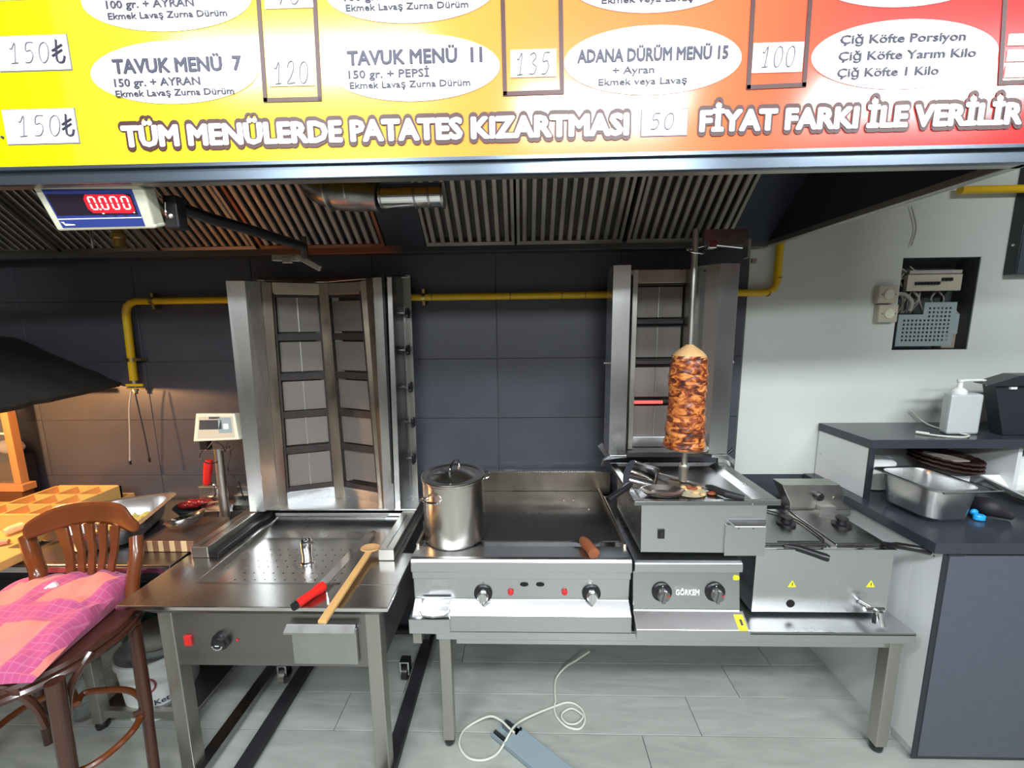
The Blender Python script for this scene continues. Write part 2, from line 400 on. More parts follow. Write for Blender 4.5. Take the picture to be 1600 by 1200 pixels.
# slate tiles, one by one
def tile_mesh(wd, ht):
    mb = B(-wd/2, wd/2, -.0085, 0, -ht/2, ht/2); bmesh.ops.recalc_face_normals(mb.bm, faces=mb.bm.faces)
    me = bpy.data.meshes.new('tile'); mb.bm.to_mesh(me); mb.bm.free(); me.materials.append(M['tile']); return me
TM = tile_mesh(.5975, .3005)
def put_tile(xc, zc, me=TM):
    o = bpy.data.objects.new('tile', me); COL.objects.link(o); o.parent = wall_back
    o.location = (xc, WY+.0085+random.uniform(-.0006, .0006), zc)
    md = o.modifiers.new('bevel', 'BEVEL'); md.width = .0012; md.segments = 1
zs = [-.0255+.303*i for i in range(8)]
for i in range(-7, 2):
    for k, z0 in enumerate(zs):
        put_tile(-.125+.6*i+.3, z0+.1515)
for i in range(2, 6):
    for k in range(3):
        put_tile(-.125+.6*i+.3, zs[k]+.1515)
# floor planks
floor = struct(B(-4.2, 4.2, -3.5, WY+.1, -.12, -.012).build('floor', 'grout'))
def plank(x0, x1, y0, y1):
    o = MB().box(x0+.0012, x1-.0012, y0+.0012, y1-.0012, -.014, 0).build('floor_plank', 'floor', floor)
    md = o.modifiers.new('bevel', 'BEVEL'); md.width = .001; md.segments = 1
rows = [(.536+.172*i) for i in range(9)]
for i, y0 in enumerate(rows[:-1]):
    off = .474 + .2415*(i-4); y1 = min(y0+.172, WY)
    x = off - 1.51*3
    while x < 2.6:
        if x + 1.51 > -2.6: plank(x, x+1.51, y0, y1)
        x += 1.51
plank(-2.6, 2.6, 1.912, WY)
for k in range(5): plank(-4.1, 4.1, -3.0+.7*k, -2.3+.7*k) if -2.3+.7*k < .54 else plank(-4.1, 4.1, -3.0+.7*k, .536)
# ceiling far behind the camera keeps the bounce of the room
struct(B(-4.2, 4.2, -3.5, WY+.1, 2.92, 3.0).build('ceiling', mat('ceiling_grey', (.30, .31, .32), .8)))

struct(B(-4.3, -4.2, -3.6, WY+.1, 0, 2.92).build('wall_left', mat('room_wall_grey', (.16, .16, .16), .7)))
struct(B(4.2, 4.3, -3.6, WY+.1, 0, 2.92).build('wall_right', bpy.data.materials['room_wall_grey']))
struct(B(-4.2, 4.2, -3.6, -3.5, 0, 2.92).build('wall_front', mat('pale_wall_paint', (.50, .50, .49), .7)))
struct(B(-4.2, 4.2, -3.5, -3.47, 0, .95).build('trim_reflection_band', mat('dark_reflection_band', (.06, .05, .05), .5)))  # unseen dark lower band, added for the steel fronts to reflect
# ================================================================== MENU SIGN
SY = .946
sign = thing('menu_board', 'long printed menu board fading yellow to red above the grills', 'sign', (0, SY, 2.3))
zb = 2.024
B(-2.2, 2.0, SY, SY+.02, zb, 2.78).build('board', 'sign', sign)
B(-2.2, 2.0, SY-.004, SY+.022, zb-.006, zb+.0015).build('edge_trim', 'bluegrey', sign)
def ell(cx, cy, rx, ry):
    c = P(cx, cy, y=SY); ax = P(cx+rx, cy, y=SY).x-c.x; az = P(cx, cy-ry, y=SY).z-c.z
    MB().prism([(c.x+ax*math.cos(t), SY-.0016, c.z+az*math.sin(t)) for t in [2*math.pi*i/72 for i in range(72)]], (0, .002, 0)).build('oval_panel', 'signwhite', sign)
for e in ((272, 114, 131, 50), (647, 107, 134, 53), (1019, 95, 139, 55), (1412, 86, 146, 55), (260, 0, 134, 51), (640, -14, 134, 52), (1019, -32, 134, 54), (1412, -44, 146, 57)): ell(*e)
LY = SY-.0014
def L3(u, v, a, b, c, w1, w2, w3, caph=21):
    letters('lettering', a, u, v, w1, caph, LY, 'ink', sign, .035)
    letters('lettering', b, u+2, v+21, w2, 12, LY, 'ink', sign, .018)
    letters('lettering', c, u+4, v+37, w3, 10, LY, 'ink', sign, .012)
L3(178, 115, 'TAVUK MENÜ  7', '150 gr. + AYRAN', 'Ekmek Lavaş Zurna Dürüm', 379, 314, 367)
L3(543, 102, 'TAVUK MENÜ  11', '150 gr. + PEPSİ', 'Ekmek Lavaş Zurna Dürüm', 754, 671, 735)
letters('lettering', 'ADANA DÜRÜM MENÜ 15', 902, 98, 1137, 19, LY, 'ink', sign, .035)
letters('lettering', '+ Ayran', 957, 116, 1022, 11, LY, 'ink', sign, .012)
letters('lettering', 'Ekmek veya Lavaş', 935, 134, 1073, 10, LY, 'ink', sign, .012)
letters('lettering', 'Çiğ Köfte Porsiyon', 1312, 69, 1507, 13, LY, 'ink', sign, .018)
letters('lettering', 'Çiğ Köfte Yarım Kilo', 1309, 95, 1523, 13, LY, 'ink', sign, .018)
letters('lettering', 'Çiğ Köfte 1 Kilo', 1307, 121, 1465, 13, LY, 'ink', sign, .018)
letters('lettering', '100 gr. + AYRAN', 167, 14, 304, 12, LY, 'ink', sign, .018)
letters('lettering', 'Ekmek Lavaş Zurna Dürüm', 170, 31, 356, 10, LY, 'ink', sign, .012)
letters('lettering', '100 gr. + PEPSİ', 538, 2, 665, 12, LY, 'ink', sign, .018)
letters('lettering', 'Ekmek Lavaş Zurna Dürüm', 541, 18, 732, 10, LY, 'ink', sign, .012)
letters('lettering', 'Ekmek veya Lavaş', 940, 6, 1083, 10, LY, 'ink', sign, .012)
for t, a, v, b in (('TÜM MENÜLERDE PATATES KIZARTMASI', 193, 229, 982), ('FİYAT FARKI İLE VERİLİR', 1092, 205, 1593)):
    letters('lettering_outline', t, a-3, v+3, b+3, 36, SY-.0002, 'brown', sign, .115)
    letters('lettering', t, a, v, b, 30, SY-.0016, 'signwhite', sign, .050)
def pframe(pts):
    mb = MB()
    for (a, b) in zip(pts, pts[1:]):
        A = P(*a, y=SY); Bp = P(*b, y=SY); d = (Bp-A).normalized(); n = Vector((-d.z, 0, d.x))*.0045
        A = A-d*.0035; Bp = Bp+d*.0035
        mb.prism([A-n+Vector((0, -.0016, 0)), A+n+Vector((0, -.0016, 0)), Bp+n+Vector((0, -.0016, 0)), Bp-n+Vector((0, -.0016, 0))], (0, .002, 0))
    mb.build('price_frame', 'brown', sign)
pframe([(400, -60), (415, 157), (500, 155), (489, -60)])
pframe([(784, -60), (789, 147), (878, 144), (875, -60)])
pframe([(1180, -60), (1169, 137), (1256, 133), (1270, -60)])
pframe([(1573, -60), (1562, 130), (1640, 127)])
def slip(u0, v0, u1, v1, rim=0):
    a = P(u0, v1, y=SY); b = P(u1, v0, y=SY)
    B(min(a.x, P(u0, v0, y=SY).x), b.x, SY-.002, SY, a.z, b.z).build('price_slip', 'slip', sign)
    if rim: B(min(a.x, P(u0, v0, y=SY).x)-.0018, b.x+.0018, SY-.001, SY, a.z-.0018, b.z+.0018).build('slip_outline', 'pen', sign)
for s_ in ((421, 92, 489, 136), (798, 77, 869, 122), (1177, 66, 1256, 115), (2, 55, 104, 112), (14, 170, 116, 226), (-10, -30, 92, 2), (415, -30, 487, 15), (1003, 171, 1074, 213),
           (1576, 52, 1640, 72), (1574, 77, 1640, 97), (1571, 101, 1640, 122)): slip(*s_, rim=s_ in ((2, 55, 104, 112), (14, 170, 116, 226), (1003, 171, 1074, 213)))
sy2 = SY-.0015
scribble('120', 427, 98, 483, 132, sy2, sign); scribble('135', 804, 84, 862, 118, sy2, sign); scribble('100', 1186, 74, 1245, 106, sy2, sign)
scribble('150', 15, 68, 78, 100, sy2, sign); scribble('150', 28, 182, 96, 214, sy2, sign); scribble('50', 1013, 178, 1056, 203, sy2, sign); scribble('70', 430, -20, 470, 8, sy2, sign)
scribble('t', 80, 66, 104, 98, sy2, sign, .0022, 'ink', 'lira_mark'); scribble('t', 96, 182, 118, 212, sy2, sign, .0022, 'ink', 'lira_mark')
c0 = P(5, 215, y=SY); MB().cyl((c0.x, SY-.003, c0.z), (c0.x, SY+.001, c0.z), .003).build('screw', 'ink', sign)

# ================================================================== EXHAUST HOOD
HZ = 1.99
hood = thing('exhaust_hood', 'large steel extraction hood over the cooking line', 'hood', (0, 1.4, HZ))
B(-3.0, 1.128, .952, .962, HZ, 2.022).build('front_fascia', 'bluegrey', hood, bevel=.002)
B(-3.0, 1.120, .962, .985, HZ, HZ+.004).build('front_flange', 'steels', hood)
B(1.098, 1.128, .955, WY-.012, HZ, HZ+.022).build('side_rail', 'steels', hood, bevel=.003)
B(1.124, 1.136, .955, WY-.012, HZ+.004, 2.7).build('side_panel', 'hooddark', hood)
B(1.098, 1.102, .985, WY-.012, HZ+.02, 2.7).build('inner_side_panel', 'hooddark', hood)
for y in (1.22, 1.55):
    B(1.0965, 1.098, y, y+.006, HZ+.03, 2.6).build('panel_seam', 'edge', hood)
gutter_m = ramp_mat('gutter_steel_warm_lit', [(0, (.10, .12, .13)), (.42, (.13, .10, .08)), (.50, (.28, .085, .045)), (.58, (.28, .09, .05)), (.6, (.05, .05, .05)), (.75, (.06, .06, .06)), (1, (.14, .14, .13))], 'X', -3, 1.1, .4)  # brown stretch at left paints the warm lamp's light into the steel colour
gutter_m.node_tree.nodes['Principled BSDF'].inputs['Metallic'].default_value = .6
B(-3.0, 1.10, 1.90, WY-.014, HZ, HZ+.004).box(-3.0, 1.10, 1.868, 1.902, HZ-.004, HZ+.03).build('rear_gutter', gutter_m, hood, bevel=.002)
B(-3.0, 1.10, 1.90, 1.96, HZ+.03, 2.7).build('back_panel', 'hooddark', hood)
B(-3.0, 1.13, .96, 1.96, 2.7, 2.72).build('top_panel', 'hooddark', hood)
# slanted baffle filters
FA = Vector((0, 1.868, 2.012)); FD = Vector((0, -1, .9)).normalized(); FN = Vector((0, -.9, -1)).normalized()
FL = .34
def fpt(x, t, n): return Vector((x, 0, 0)) + FA + FD*t + FN*n
def fbox(mb, x0, x1, t0, t1, n0, n1):
    return mb.loft([[fpt(x0, t0, n0), fpt(x1, t0, n0), fpt(x1, t1, n0), fpt(x0, t1, n0)], [fpt(x0, t0, n1), fpt(x1, t0, n1), fpt(x1, t1, n1), fpt(x0, t1, n1)]])
edges = [(-2.60, -2.15), (-2.13, -1.68), (-1.66, -1.215), (-1.195, -.62), (-.43, -.03), (-.02, .45), (.47, .92)]
for k, (a, b) in enumerate(edges):
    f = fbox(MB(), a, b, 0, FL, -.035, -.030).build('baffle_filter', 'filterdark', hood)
    fr = MB(); fbox(fr, a, a+.014, 0, FL, -.03, .002); fbox(fr, b-.014, b, 0, FL, -.03, .002)
    fbox(fr, a, b, 0, .018, -.03, .001); fbox(fr, a, b, FL-.022, FL, -.03, .001)
    fr.build('filter_frame', 'rust' if k == 3 else 'filter', f, bevel=.001)
    n = max(4, round((b-a-.028)/.0395)); st = (b-a-.028)/n
    for i in range(n):
        x = a+.014+st*(i+.5)
        mb = MB(); w_ = st*.27; prof = [(-w_, 0), (-w_*.7, .004), (w_*.7, .004), (w_, 0), (w_, -.012), (-w_, -.012)]
        mb.loft([[fpt(x+p, .012, q-.006) for p, q in prof], [fpt(x+p, FL-.014, q-.006) for p, q in prof]]).build('slat', 'filter', f)
fbox(MB(), -.615, -.435, 0, FL, -.02, -.005).build('blank_panel', 'hooddark', hood)
fbox(MB(), .92, 1.098, 0, FL+.3, -.02, .0).build('corner_panel', 'hooddark', hood)
fbox(MB(), -3.0, .92, FL, FL+.28, -.03, -.01).build('upper_panel', 'hooddark', hood)

# duct stub inside hood
duct = thing('duct_pipe', 'shiny steel duct pipe with elbow hanging under the hood', 'pipe', (-.35, 1.32, 2.11))
yd = 1.32
a_ = P(595, 307, y=yd); b_ = P(694, 304, y=yd)
MB().cyl(a_, b_, .036, n=28).build('pipe', 'chrome', duct, smooth=True)
for u in (598, 650, 672, 692):
    c = P(u, 306, y=yd); MB().cyl((c.x-.003, c.y, c.z), (c.x+.003, c.y, c.z), .0385, n=28).build('pipe_seam', 'steeld', duct, smooth=True)
ep = [P(480, 262, y=yd+.05), P(500, 290, y=yd+.03), P(530, 300, y=yd+.02), P(562, 302, y=yd+.01), P(596, 306, y=yd)]
MB().tube(cat_pts(ep, 4), [.055]*9+[.055]*4+[.05]*4, 24).build('elbow', 'steeld', duct, smooth=True)
for i, u in enumerate((515, 548, 580)):
    c = P(u, 300, y=yd+.015); MB().cyl((c.x-.002, c.y, c.z), (c.x+.003, c.y, c.z), .058, n=28).build('elbow_seam', 'steels', duct, smooth=True)

# ================================================================== GAS PIPES
gp = thing('gas_pipe', 'yellow gas pipe running along the slate wall behind the grills', 'pipe', (0, 1.93, 1.79))
py = 1.932; r = .0165
path = [P(207, 596, y=py), P(197, 510, y=py)]
e0 = P(200, 473, y=py)
zp = 1.790
pts = [Vector((-1.957, py, 1.40)), Vector((-1.945, py, 1.72)), Vector((-1.942, py, 1.745)), Vector((-1.932, py, 1.768)), Vector((-1.912, py, 1.783)), Vector((-1.885, py, zp)),
       Vector((1.12, py, zp)), Vector((1.15, py, zp+.002)), Vector((1.178, py, zp+.018)), Vector((1.19, py, zp+.05)), Vector((1.192, py, 2.3))]
MB().tube(pts, r, 20).build('pipe', 'yellow', gp, smooth=True)
for x in (-.43, -.055, .19, .30, 1.155):
    MB().cyl((x-.0018, py, zp), (x+.0018, py, zp), r+.0008, n=20).build('weld_ring', 'rust', gp, smooth=True)
MB().cyl((1.192, py, 1.855), (1.192, py, 1.859), r+.001, n=20).build('weld_ring', 'rust', gp)
for x in (-1.80, -.47):
    mb = MB().cyl((x-.009, py, zp), (x+.009, py, zp), r+.003, n=20); mb.box(x-.006, x+.006, py-.004, py+.03, zp-.038, zp+.038)
    mb.build('pipe_clamp', 'brass', gp)
mb = MB().cyl((-1.951, py, 1.495), (-1.951, py, 1.513), r+.003, n=20); mb.box(-1.99, -1.905, py-.002, py+.03, 1.498, 1.510); mb.build('pipe_clamp', 'brass', gp)
vb = MB().cyl((-1.957, py, 1.345), (-1.957, py, 1.40), .013, n=14).cyl((-1.957, py-.012, 1.37), (-1.957, py-.035, 1.37), .007, n=10).build('valve_body', 'steels', gp, smooth=True)
MB().box(-1.962, -1.876, py-.042, py-.034, 1.375, 1.388).box(-1.962, -1.876, py-.042, py-.036, 1.362, 1.368).build('valve_handle', 'yellow', gp, bevel=.002, label='yellow lever handle of the valve')
MB().cyl((-1.957, py, 1.33), (-1.957, py, 1.35), .009, n=12).build('pipe_end', 'brass', gp, smooth=True)
gp2 = tag(MB().cyl(P(1500, 297, y=1.932), P(1640, 294, y=1.932), .017, n=20).build('gas_pipe', 'yellow', smooth=True, org=(2.1, 1.93, 2.2)), 'short yellow pipe high on the white wall by the dark cabinet', 'pipe')
# tongs / probes hanging from the valve
for i, (pp_, m_) in enumerate((([(205, 612), (202, 640), (203, 680), (203, 720)], 'pale'), ([(211, 614), (219, 650), (228, 690), (233, 716)], 'blackm'))):
    pts = [P(u, v, y=1.885) for u, v in pp_]
    tg = thing('skewer_rod', ('thin pale rod hanging straight below the yellow valve', 'thin dark rod hanging askew below the yellow valve')[i], 'skewer', pts[0])
    MB().tube(cat_pts(pts, 4), .0032, 6).build('rod', m_, tg, smooth=True)
    MB().cyl(pts[-1], pts[-1]+Vector((0, 0, -.02)), .006, .005, 8).build('tip', 'black', tg, smooth=True)

# ================================================================== ELECTRICS ON THE WHITE WALL
ep_ = thing('electrical_panel', 'open fuse box recessed in the white wall with perforated cover', 'fuse box', (1.96, WY, 1.72))
mb = MB(); d = .10
mb.box(HX0, HX1, WY+d, WY+d+.005, HZ0, HZ1); mb.box(HX0-.002, HX0+.002, WY, WY+d, HZ0, HZ1); mb.box(HX1-.002, HX1+.002, WY, WY+d, HZ0, HZ1)
mb.box(HX0, HX1, WY, WY+d, HZ1-.002, HZ1+.002); mb.box(HX0, HX1, WY, WY+d, HZ0-.002, HZ0+.002); mb.build('box_shell', 'deepbox', ep_)
def ux(u, v, y=WY+.02): return P(u, v, y=y)
a = P(1416, 455, y=WY+.03); b = P(1505, 428, y=WY+.03)
B(a.x, b.x, WY+.03, WY+.05, a.z, b.z).build('breaker_strip', 'beige', ep_, bevel=.002)
B(a.x+.01, b.x, WY+.035, WY+.05, b.z+.004, b.z+.02).build('terminal_rail', 'pale', ep_)
for i in range(8):
    x = a.x+.035+i*.0145; B(x, x+.009, WY+.02, WY+.03, a.z+.028, a.z+.042).build('breaker_switch', 'black', ep_)
for i in range(3):
    x = a.x+.158+i*.017; B(x, x+.010, WY+.02, WY+.03, a.z+.045, a.z+.06).build('breaker_switch', 'black', ep_)
random.seed(9)
for i in range(12):
    x = random.uniform(HX0+.02, HX1-.03); zt = random.uniform(1.86, 1.93)
    pts = [Vector((x, WY+.06, zt)), Vector((x+random.uniform(-.03, .03), WY+.05, zt-.03)), Vector((x+random.uniform(-.03, .03), WY+.06, zt-.06))]
    MB().tube(cat_pts(pts, 3), .004, 5).build('wire', random.choice(['pale', 'black', 'deepbox', 'rust']), ep_, smooth=True)
for i in range(12):
    x = random.uniform(HX0+.02, HX1-.03)
    pts = [Vector((x, WY+.06, 1.79)), Vector((x+random.uniform(-.04, .04), WY+.05, 1.75)), Vector((x+random.uniform(-.04, .04), WY+.07, 1.69))]
    MB().tube(cat_pts(pts, 3), .004, 5).build('wire', random.choice(['pale', 'pale', 'black', 'bluegrey']), ep_, smooth=True)
MB().tube(cat_pts([(HX0+.005, WY+.03, 1.78), (HX0+.05, WY+.02, 1.775), (HX0+.085, WY+.02, 1.74), (HX0+.09, WY+.03, 1.70)], 4), .010, 8).build('conduit', 'pale', ep_, smooth=True)
# perforated cover: solid margins plus a grid of cells that each have a real hole
cov = MB(); y0 = WY-.012; th = .003
gx0, gz0 = P(1405, 538, y=y0).x, P(1402, 535, y=y0).z; cs = .0187
def cell(ix, iz, hole):
    x0 = gx0+ix*cs; z0 = gz0+iz*cs; x1 = x0+cs; z1 = z0+cs; h = cs*.26
    if not hole: cov.box(x0, x1, y0, y0+th, z0, z1); return
    cx, cz = (x0+x1)/2, (z0+z1)/2
    cov.box(x0, cx-h, y0, y0+th, z0, z1); cov.box(cx+h, x1, y0, y0+th, z0, z1); cov.box(cx-h, cx+h, y0, y0+th, z0, cz-h); cov.box(cx-h, cx+h, y0, y0+th, cz+h, z1)
for ix in range(-1, 14):
    for iz in range(-1, 10):
        if iz >= 7 and ix < 5: continue
        hole = (0 <= ix < 12 and 0 <= iz < 6) or (6 <= ix < 12 and 6 <= iz < 9)
        if ix == 13 and (iz < 2 or iz > 6): continue
        cell(ix, iz, hole)
cov.build('perforated_cover', 'plate_lb', ep_)
mb = MB().prism([(HX1-.07, WY+.05, HZ0+.005), (HX1-.005, WY+.05, HZ0+.005), (HX1-.005, WY+.05, HZ0+.17), (HX1-.03, WY+.05, HZ0+.2), (HX1-.045, WY+.05, HZ0+.09)], (0, .03, 0)).build('broken_plaster', 'plasterhole', ep_)
for i, (v0, v1, lb) in enumerate(((446, 474, 'upper of the two beige sockets beside the fuse box'), (476, 504, 'lower of the two beige sockets beside the fuse box'))):
    a = P(1370, v1, y=1.945); b = P(1402, v0, y=1.945)
    so = thing('wall_socket', lb, 'socket', ((a.x+b.x)/2, WY-.004, (a.z+b.z)/2))
    B(a.x-.004, b.x, 1.935, WY-.004, a.z, b.z).build('housing', 'beige', so, bevel=.004)
    cx, cz = (a.x+b.x)/2, (a.z+b.z)/2
    MB().lathe([(.018, 0), (.023, .001), (.022, .004), (.017, .004), (.001, -.001)], (cx, 1.934, cz), 24, 'y').build('socket_face', 'cream', so, smooth=True)
    for s_ in (-1, 1): MB().cyl((cx+s_*.03, 1.9345, cz), (cx+s_*.03, 1.936, cz), .003, n=8).build('screw', 'ink', so)
tag(MB().tube(cat_pts([P(1424, 322, y=1.955), P(1431, 350, y=1.955), P(1430, 365, y=1.955), P(1424, 384, y=1.955)], 5), .003, 6).build('loose_wire', 'pale', smooth=True, org=P(1424, 322, y=1.955)), 'short loose wire end poking from the white wall', 'wire')
# dark cabinet at right edge
rc = thing('wall_cabinet', 'dark hanging cabinet with steel side at the right edge', 'cabinet', (2.3, 1.95, 1.81))
cl_ = P(1567, 430, y=WY-.006); cf_ = P(1586, 430, x=cl_.x)
B(cl_.x, 2.9, cf_.y, WY-.006, cl_.z, 2.6).build('body', 'edge', rc, bevel=.002)
MB().prism([(cl_.x+.004, cf_.y-.004, cl_.z+.002), (2.9, cf_.y-.004, cl_.z+.002), (2.9, cf_.y-.004, 2.6), (cl_.x+.004, cf_.y-.004, 2.6)], (0, .003, 0)).build('steel_sheet', 'bluegrey', rc)
MB().ball((cl_.x-.001, (cf_.y+WY)/2, P(1583, 383, x=cl_.x).z), .006, (.5, 1, 1)).build('screw', 'chrome', rc, smooth=True)
# ================================================================== EQUIPMENT STAND
ST = .538
stand = thing('equipment_stand', 'low stainless steel stand carrying griddle, hob and fryer', 'stand', (.54, 1.6, 0))
B(-.33, 1.412, 1.315, 1.93, ST-.012, ST).box(-.33, 1.412, 1.315, 1.327, ST-.042, ST-.002).build('top', 'steelx', stand, bevel=.003)
B(-.26, 1.36, 1.345, 1.385, ST-.085, ST-.043).build('front_rail', 'steelx', stand, bevel=.002)
B(-.26, 1.36, 1.86, 1.90, ST-.085, ST-.013).build('rear_rail', 'steelx', stand, bevel=.002)
for x in (-.302, 1.365):
    for y in (1.355, 1.88):
        lg = B(x-.022, x+.022, y-.022, y+.022, .035, ST-.013).build('leg', 'steels', stand, bevel=.003)
        MB().lathe([(.012, .05), (.021, .036), (.022, .022), (.020, .008), (.012, 0)], (x, y, 0), 20).build('rubber_foot', 'black', lg, smooth=True)
for x in (-.302, 1.365):
    B(x-.018, x+.018, 1.38, 1.858, ST-.06, ST-.013).build('side_rail', 'steelx', stand, bevel=.002)

# ================================================================== GRIDDLE
GX0, GX1 = -.412, .388
gr = thing('griddle', 'wide stainless gas griddle with dark seasoned plate between the two grills', 'griddle', (0, 1.6, ST))
prof = [(1.334, .820), (1.322, .817), (1.317, .808), (1.317, .768), (1.330, .764), (1.330, .733), (1.342, .730), (1.345, .642), (1.300, .607), (1.297, .545), (1.90, .545), (1.90, .795), (1.42, .795), (1.41, .8165)]
MB().prism([(GX0, y, z) for y, z in prof], (GX1-GX0, 0, 0)).build('body', 'steelx', gr, bevel=.003)
M['lip'] = M['steelx']
B(GX0+.012, GX1-.012, 1.45, 1.915, .795, .816).build('griddle_plate', 'plate', gr, bevel=.002)
B(GX0+.012, GX1-.012, 1.412, 1.449, .790, .8125).build('grease_channel', 'chrome', gr)
for x0, x1 in ((GX0, GX0+.012), (GX1-.012, GX1)):
    B(x0, x1, 1.40, 1.93, .80, .832).build('side_rim', 'greasy', gr, bevel=.002)
B(GX0, GX1+.05, 1.918, 1.930, .80, .918).build('splashback', 'greasy', gr, bevel=.001)
mb = MB(); x = GX0+.004; i = 0
while x < GX1+.04:
    if not (-.09 < x < -.035): mb.box(x, x+.0065, 1.914, 1.934, .918, .9245)
    x += .0125
mb.box(-.088, -.037, 1.912, 1.936, .918, .926)
o = mb.build('splashback_comb', 'chrome', gr); o['kind'] = 'stuff'
for u, v in ((881, 782), (896, 782), (920, 796)):
    c = P(u, v, z=.817); MB().ball(c, .004, (1.2, 1, .4), 1).build('crumb', 'napkin', gr)
def knob(parent, c, r, ring='chrome', body='chrome', tilt=0, h=.03):
    k = MB().lathe([(r, 0), (r, .004), (r*.92, .007), (r*.80, .008)], c, 28, 'y').build('knob_bezel', ring, parent, smooth=True)
    g = MB().lathe([(r*.62, .006), (r*.60, h*.8), (r*.5, h), (0.001, h)], c, 24, 'y')
    g.build('knob', body, k, smooth=True)
    x, y, z = c; a = math.radians(tilt); dx, dz = math.sin(a), math.cos(a)
    g2 = MB(); n = Vector((dz, 0, -dx))*r*.17; d = Vector((dx, 0, dz))*r*.66; o_ = Vector((x, y-h*.7, z))
    g2.prism([o_-d-n, o_+d-n, o_+d+n, o_-d+n], (0, -h*.42, 0)); g2.build('knob_grip', body, k, bevel=.002)
    return k
yk = 1.342
for u in (755, 924):
    c = P(u, 927, y=yk); knob(gr, (c.x, yk, c.z), .034, 'black')
    mb = MB().prism([(c.x-.02, 1.3425, .641), (c.x+.02, 1.3425, .641), (c.x, 1.325, .628)], (0, 0, .003)); mb.build('pointer_bracket', 'chrome', gr)
for u in (798, 882):
    c = P(u, 925, y=yk); MB().lathe([(.011, 0), (.011, .004), (.006, .006), (.006, .012), (.001, .013)], (c.x, yk, c.z), 18, 'y').build('igniter_button', 'redk', gr, smooth=True)
for u in (819, 844):
    c = P(u, 913, y=1.3425)
    MB().prism([(c.x+.0155*math.cos(t)*(1), 1.3425, c.z+.008*math.sin(t)) for t in [i*math.pi/8 for i in range(16)]], (0, -.002, 0)).build('sight_hole', 'hole', gr)
# grease drawer at left
MB().box(GX0-.008, GX0+.142, 1.285, 1.40, .545, .604).build('grease_drawer', 'steelx', gr, bevel=.002)
dr = gr.children[-1]
mb = MB(); pts = [(GX0+.03, 1.338), (GX0+.03, 1.30), (GX0+.045, 1.275), (GX0+.085, 1.268), (GX0+.125, 1.275), (GX0+.138, 1.30), (GX0+.138, 1.338)]
mb.prism([(x, y, .622) for x, y in pts], (0, 0, .006)); mb.box(GX0+.03, GX0+.138, 1.330, 1.338, .622, .655); mb.build('drawer_handle', 'chrome', dr, bevel=.002)
B(GX0-.002, GX0+.03, 1.31, 1.34, .485, .5455).build('side_bracket', 'steels', gr)

# stock pot
pc = Vector((-.276, 1.487, .8170))
pot = thing('stock_pot', 'tall stainless stock pot with lid on the front left of the griddle', 'pot', pc)
Rp = .119; zt = 1.072-.8170
M['potsteel'] = mat('spun_steel', (0.64, 0.61, 0.57), 0.24, 1)
MB().lathe([(Rp-.012, 0), (Rp-.003, .004), (Rp, .014), (Rp, zt-.01), (Rp+.006, zt-.004), (Rp+.006, zt), (Rp-.002, zt), (Rp-.002, zt-.012)], pc, 48).build('body', 'potsteel', pot, smooth=True)
lid = MB().lathe([(Rp+.002, zt+.001), (Rp+.004, zt+.006), (Rp-.006, zt+.007), (Rp-.016, zt+.001), (Rp-.026, zt-.002), (.06, zt+.018), (.02, zt+.026), (.001, zt+.027)], pc, 48).build('lid', 'potsteel', pot, smooth=True)
hp = [pc+Vector((-.004, -.052, zt+.020)), pc+Vector((-.002, -.046, zt+.045)), pc+Vector((.008, .0, zt+.062)), pc+Vector((.016, .040, zt+.045)), pc+Vector((.018, .046, zt+.020))]
MB().tube(cat_pts(hp, 5), .0042, 8).build('lid_handle', 'chrome', lid, smooth=True)
for s_, a0 in ((-1, math.radians(238)), (1, math.radians(32))):
    def rp(a, rr, z): return pc + Vector((rr*math.cos(a), rr*math.sin(a), z))
    da = .26
    zz = zt-.062 if s_ < 0 else zt-.03
    MB().tube(cat_pts([rp(a0-da, Rp, zz), rp(a0-da, Rp+.024, zz+.006), rp(a0, Rp+.036, zz+.012), rp(a0+da, Rp+.024, zz+.006), rp(a0+da, Rp, zz)], 5), .0045, 8).build('side_handle', 'chrome', pot, smooth=True)
    for q in (-da, da): MB().ball(rp(a0+q, Rp, zz), .008, sub=2).build('rivet', 'chrome', pot, smooth=True)

# wooden handled scraper on griddle
sc_ = thing('scraper', 'short scraper with brown wooden grip lying on the griddle front', 'scraper', (.245, 1.40, .823))
a = P(889, 850, z=.824); b = P(945, 850, z=.824); 
MB().prism([(a.x, 1.437, .826), (b.x, 1.437, .826), (b.x-.03, 1.405, .829), (a.x+.045, 1.405, .829)], (0, 0, .003)).build('blade', 'blackm', sc_)
MB().tube([(.225, 1.415, .838), (.232, 1.385, .843), (.243, 1.345, .846), (.250, 1.315, .845), (.2505, 1.312, .845)], [.016, .021, .019, .021, .012], 14).build('grip', M['spoonb'] if 'spoonb' in M else mat('brown_grip_wood', (0.27, 0.085, 0.035), .45, 0, 30, .3), sc_, smooth=True)

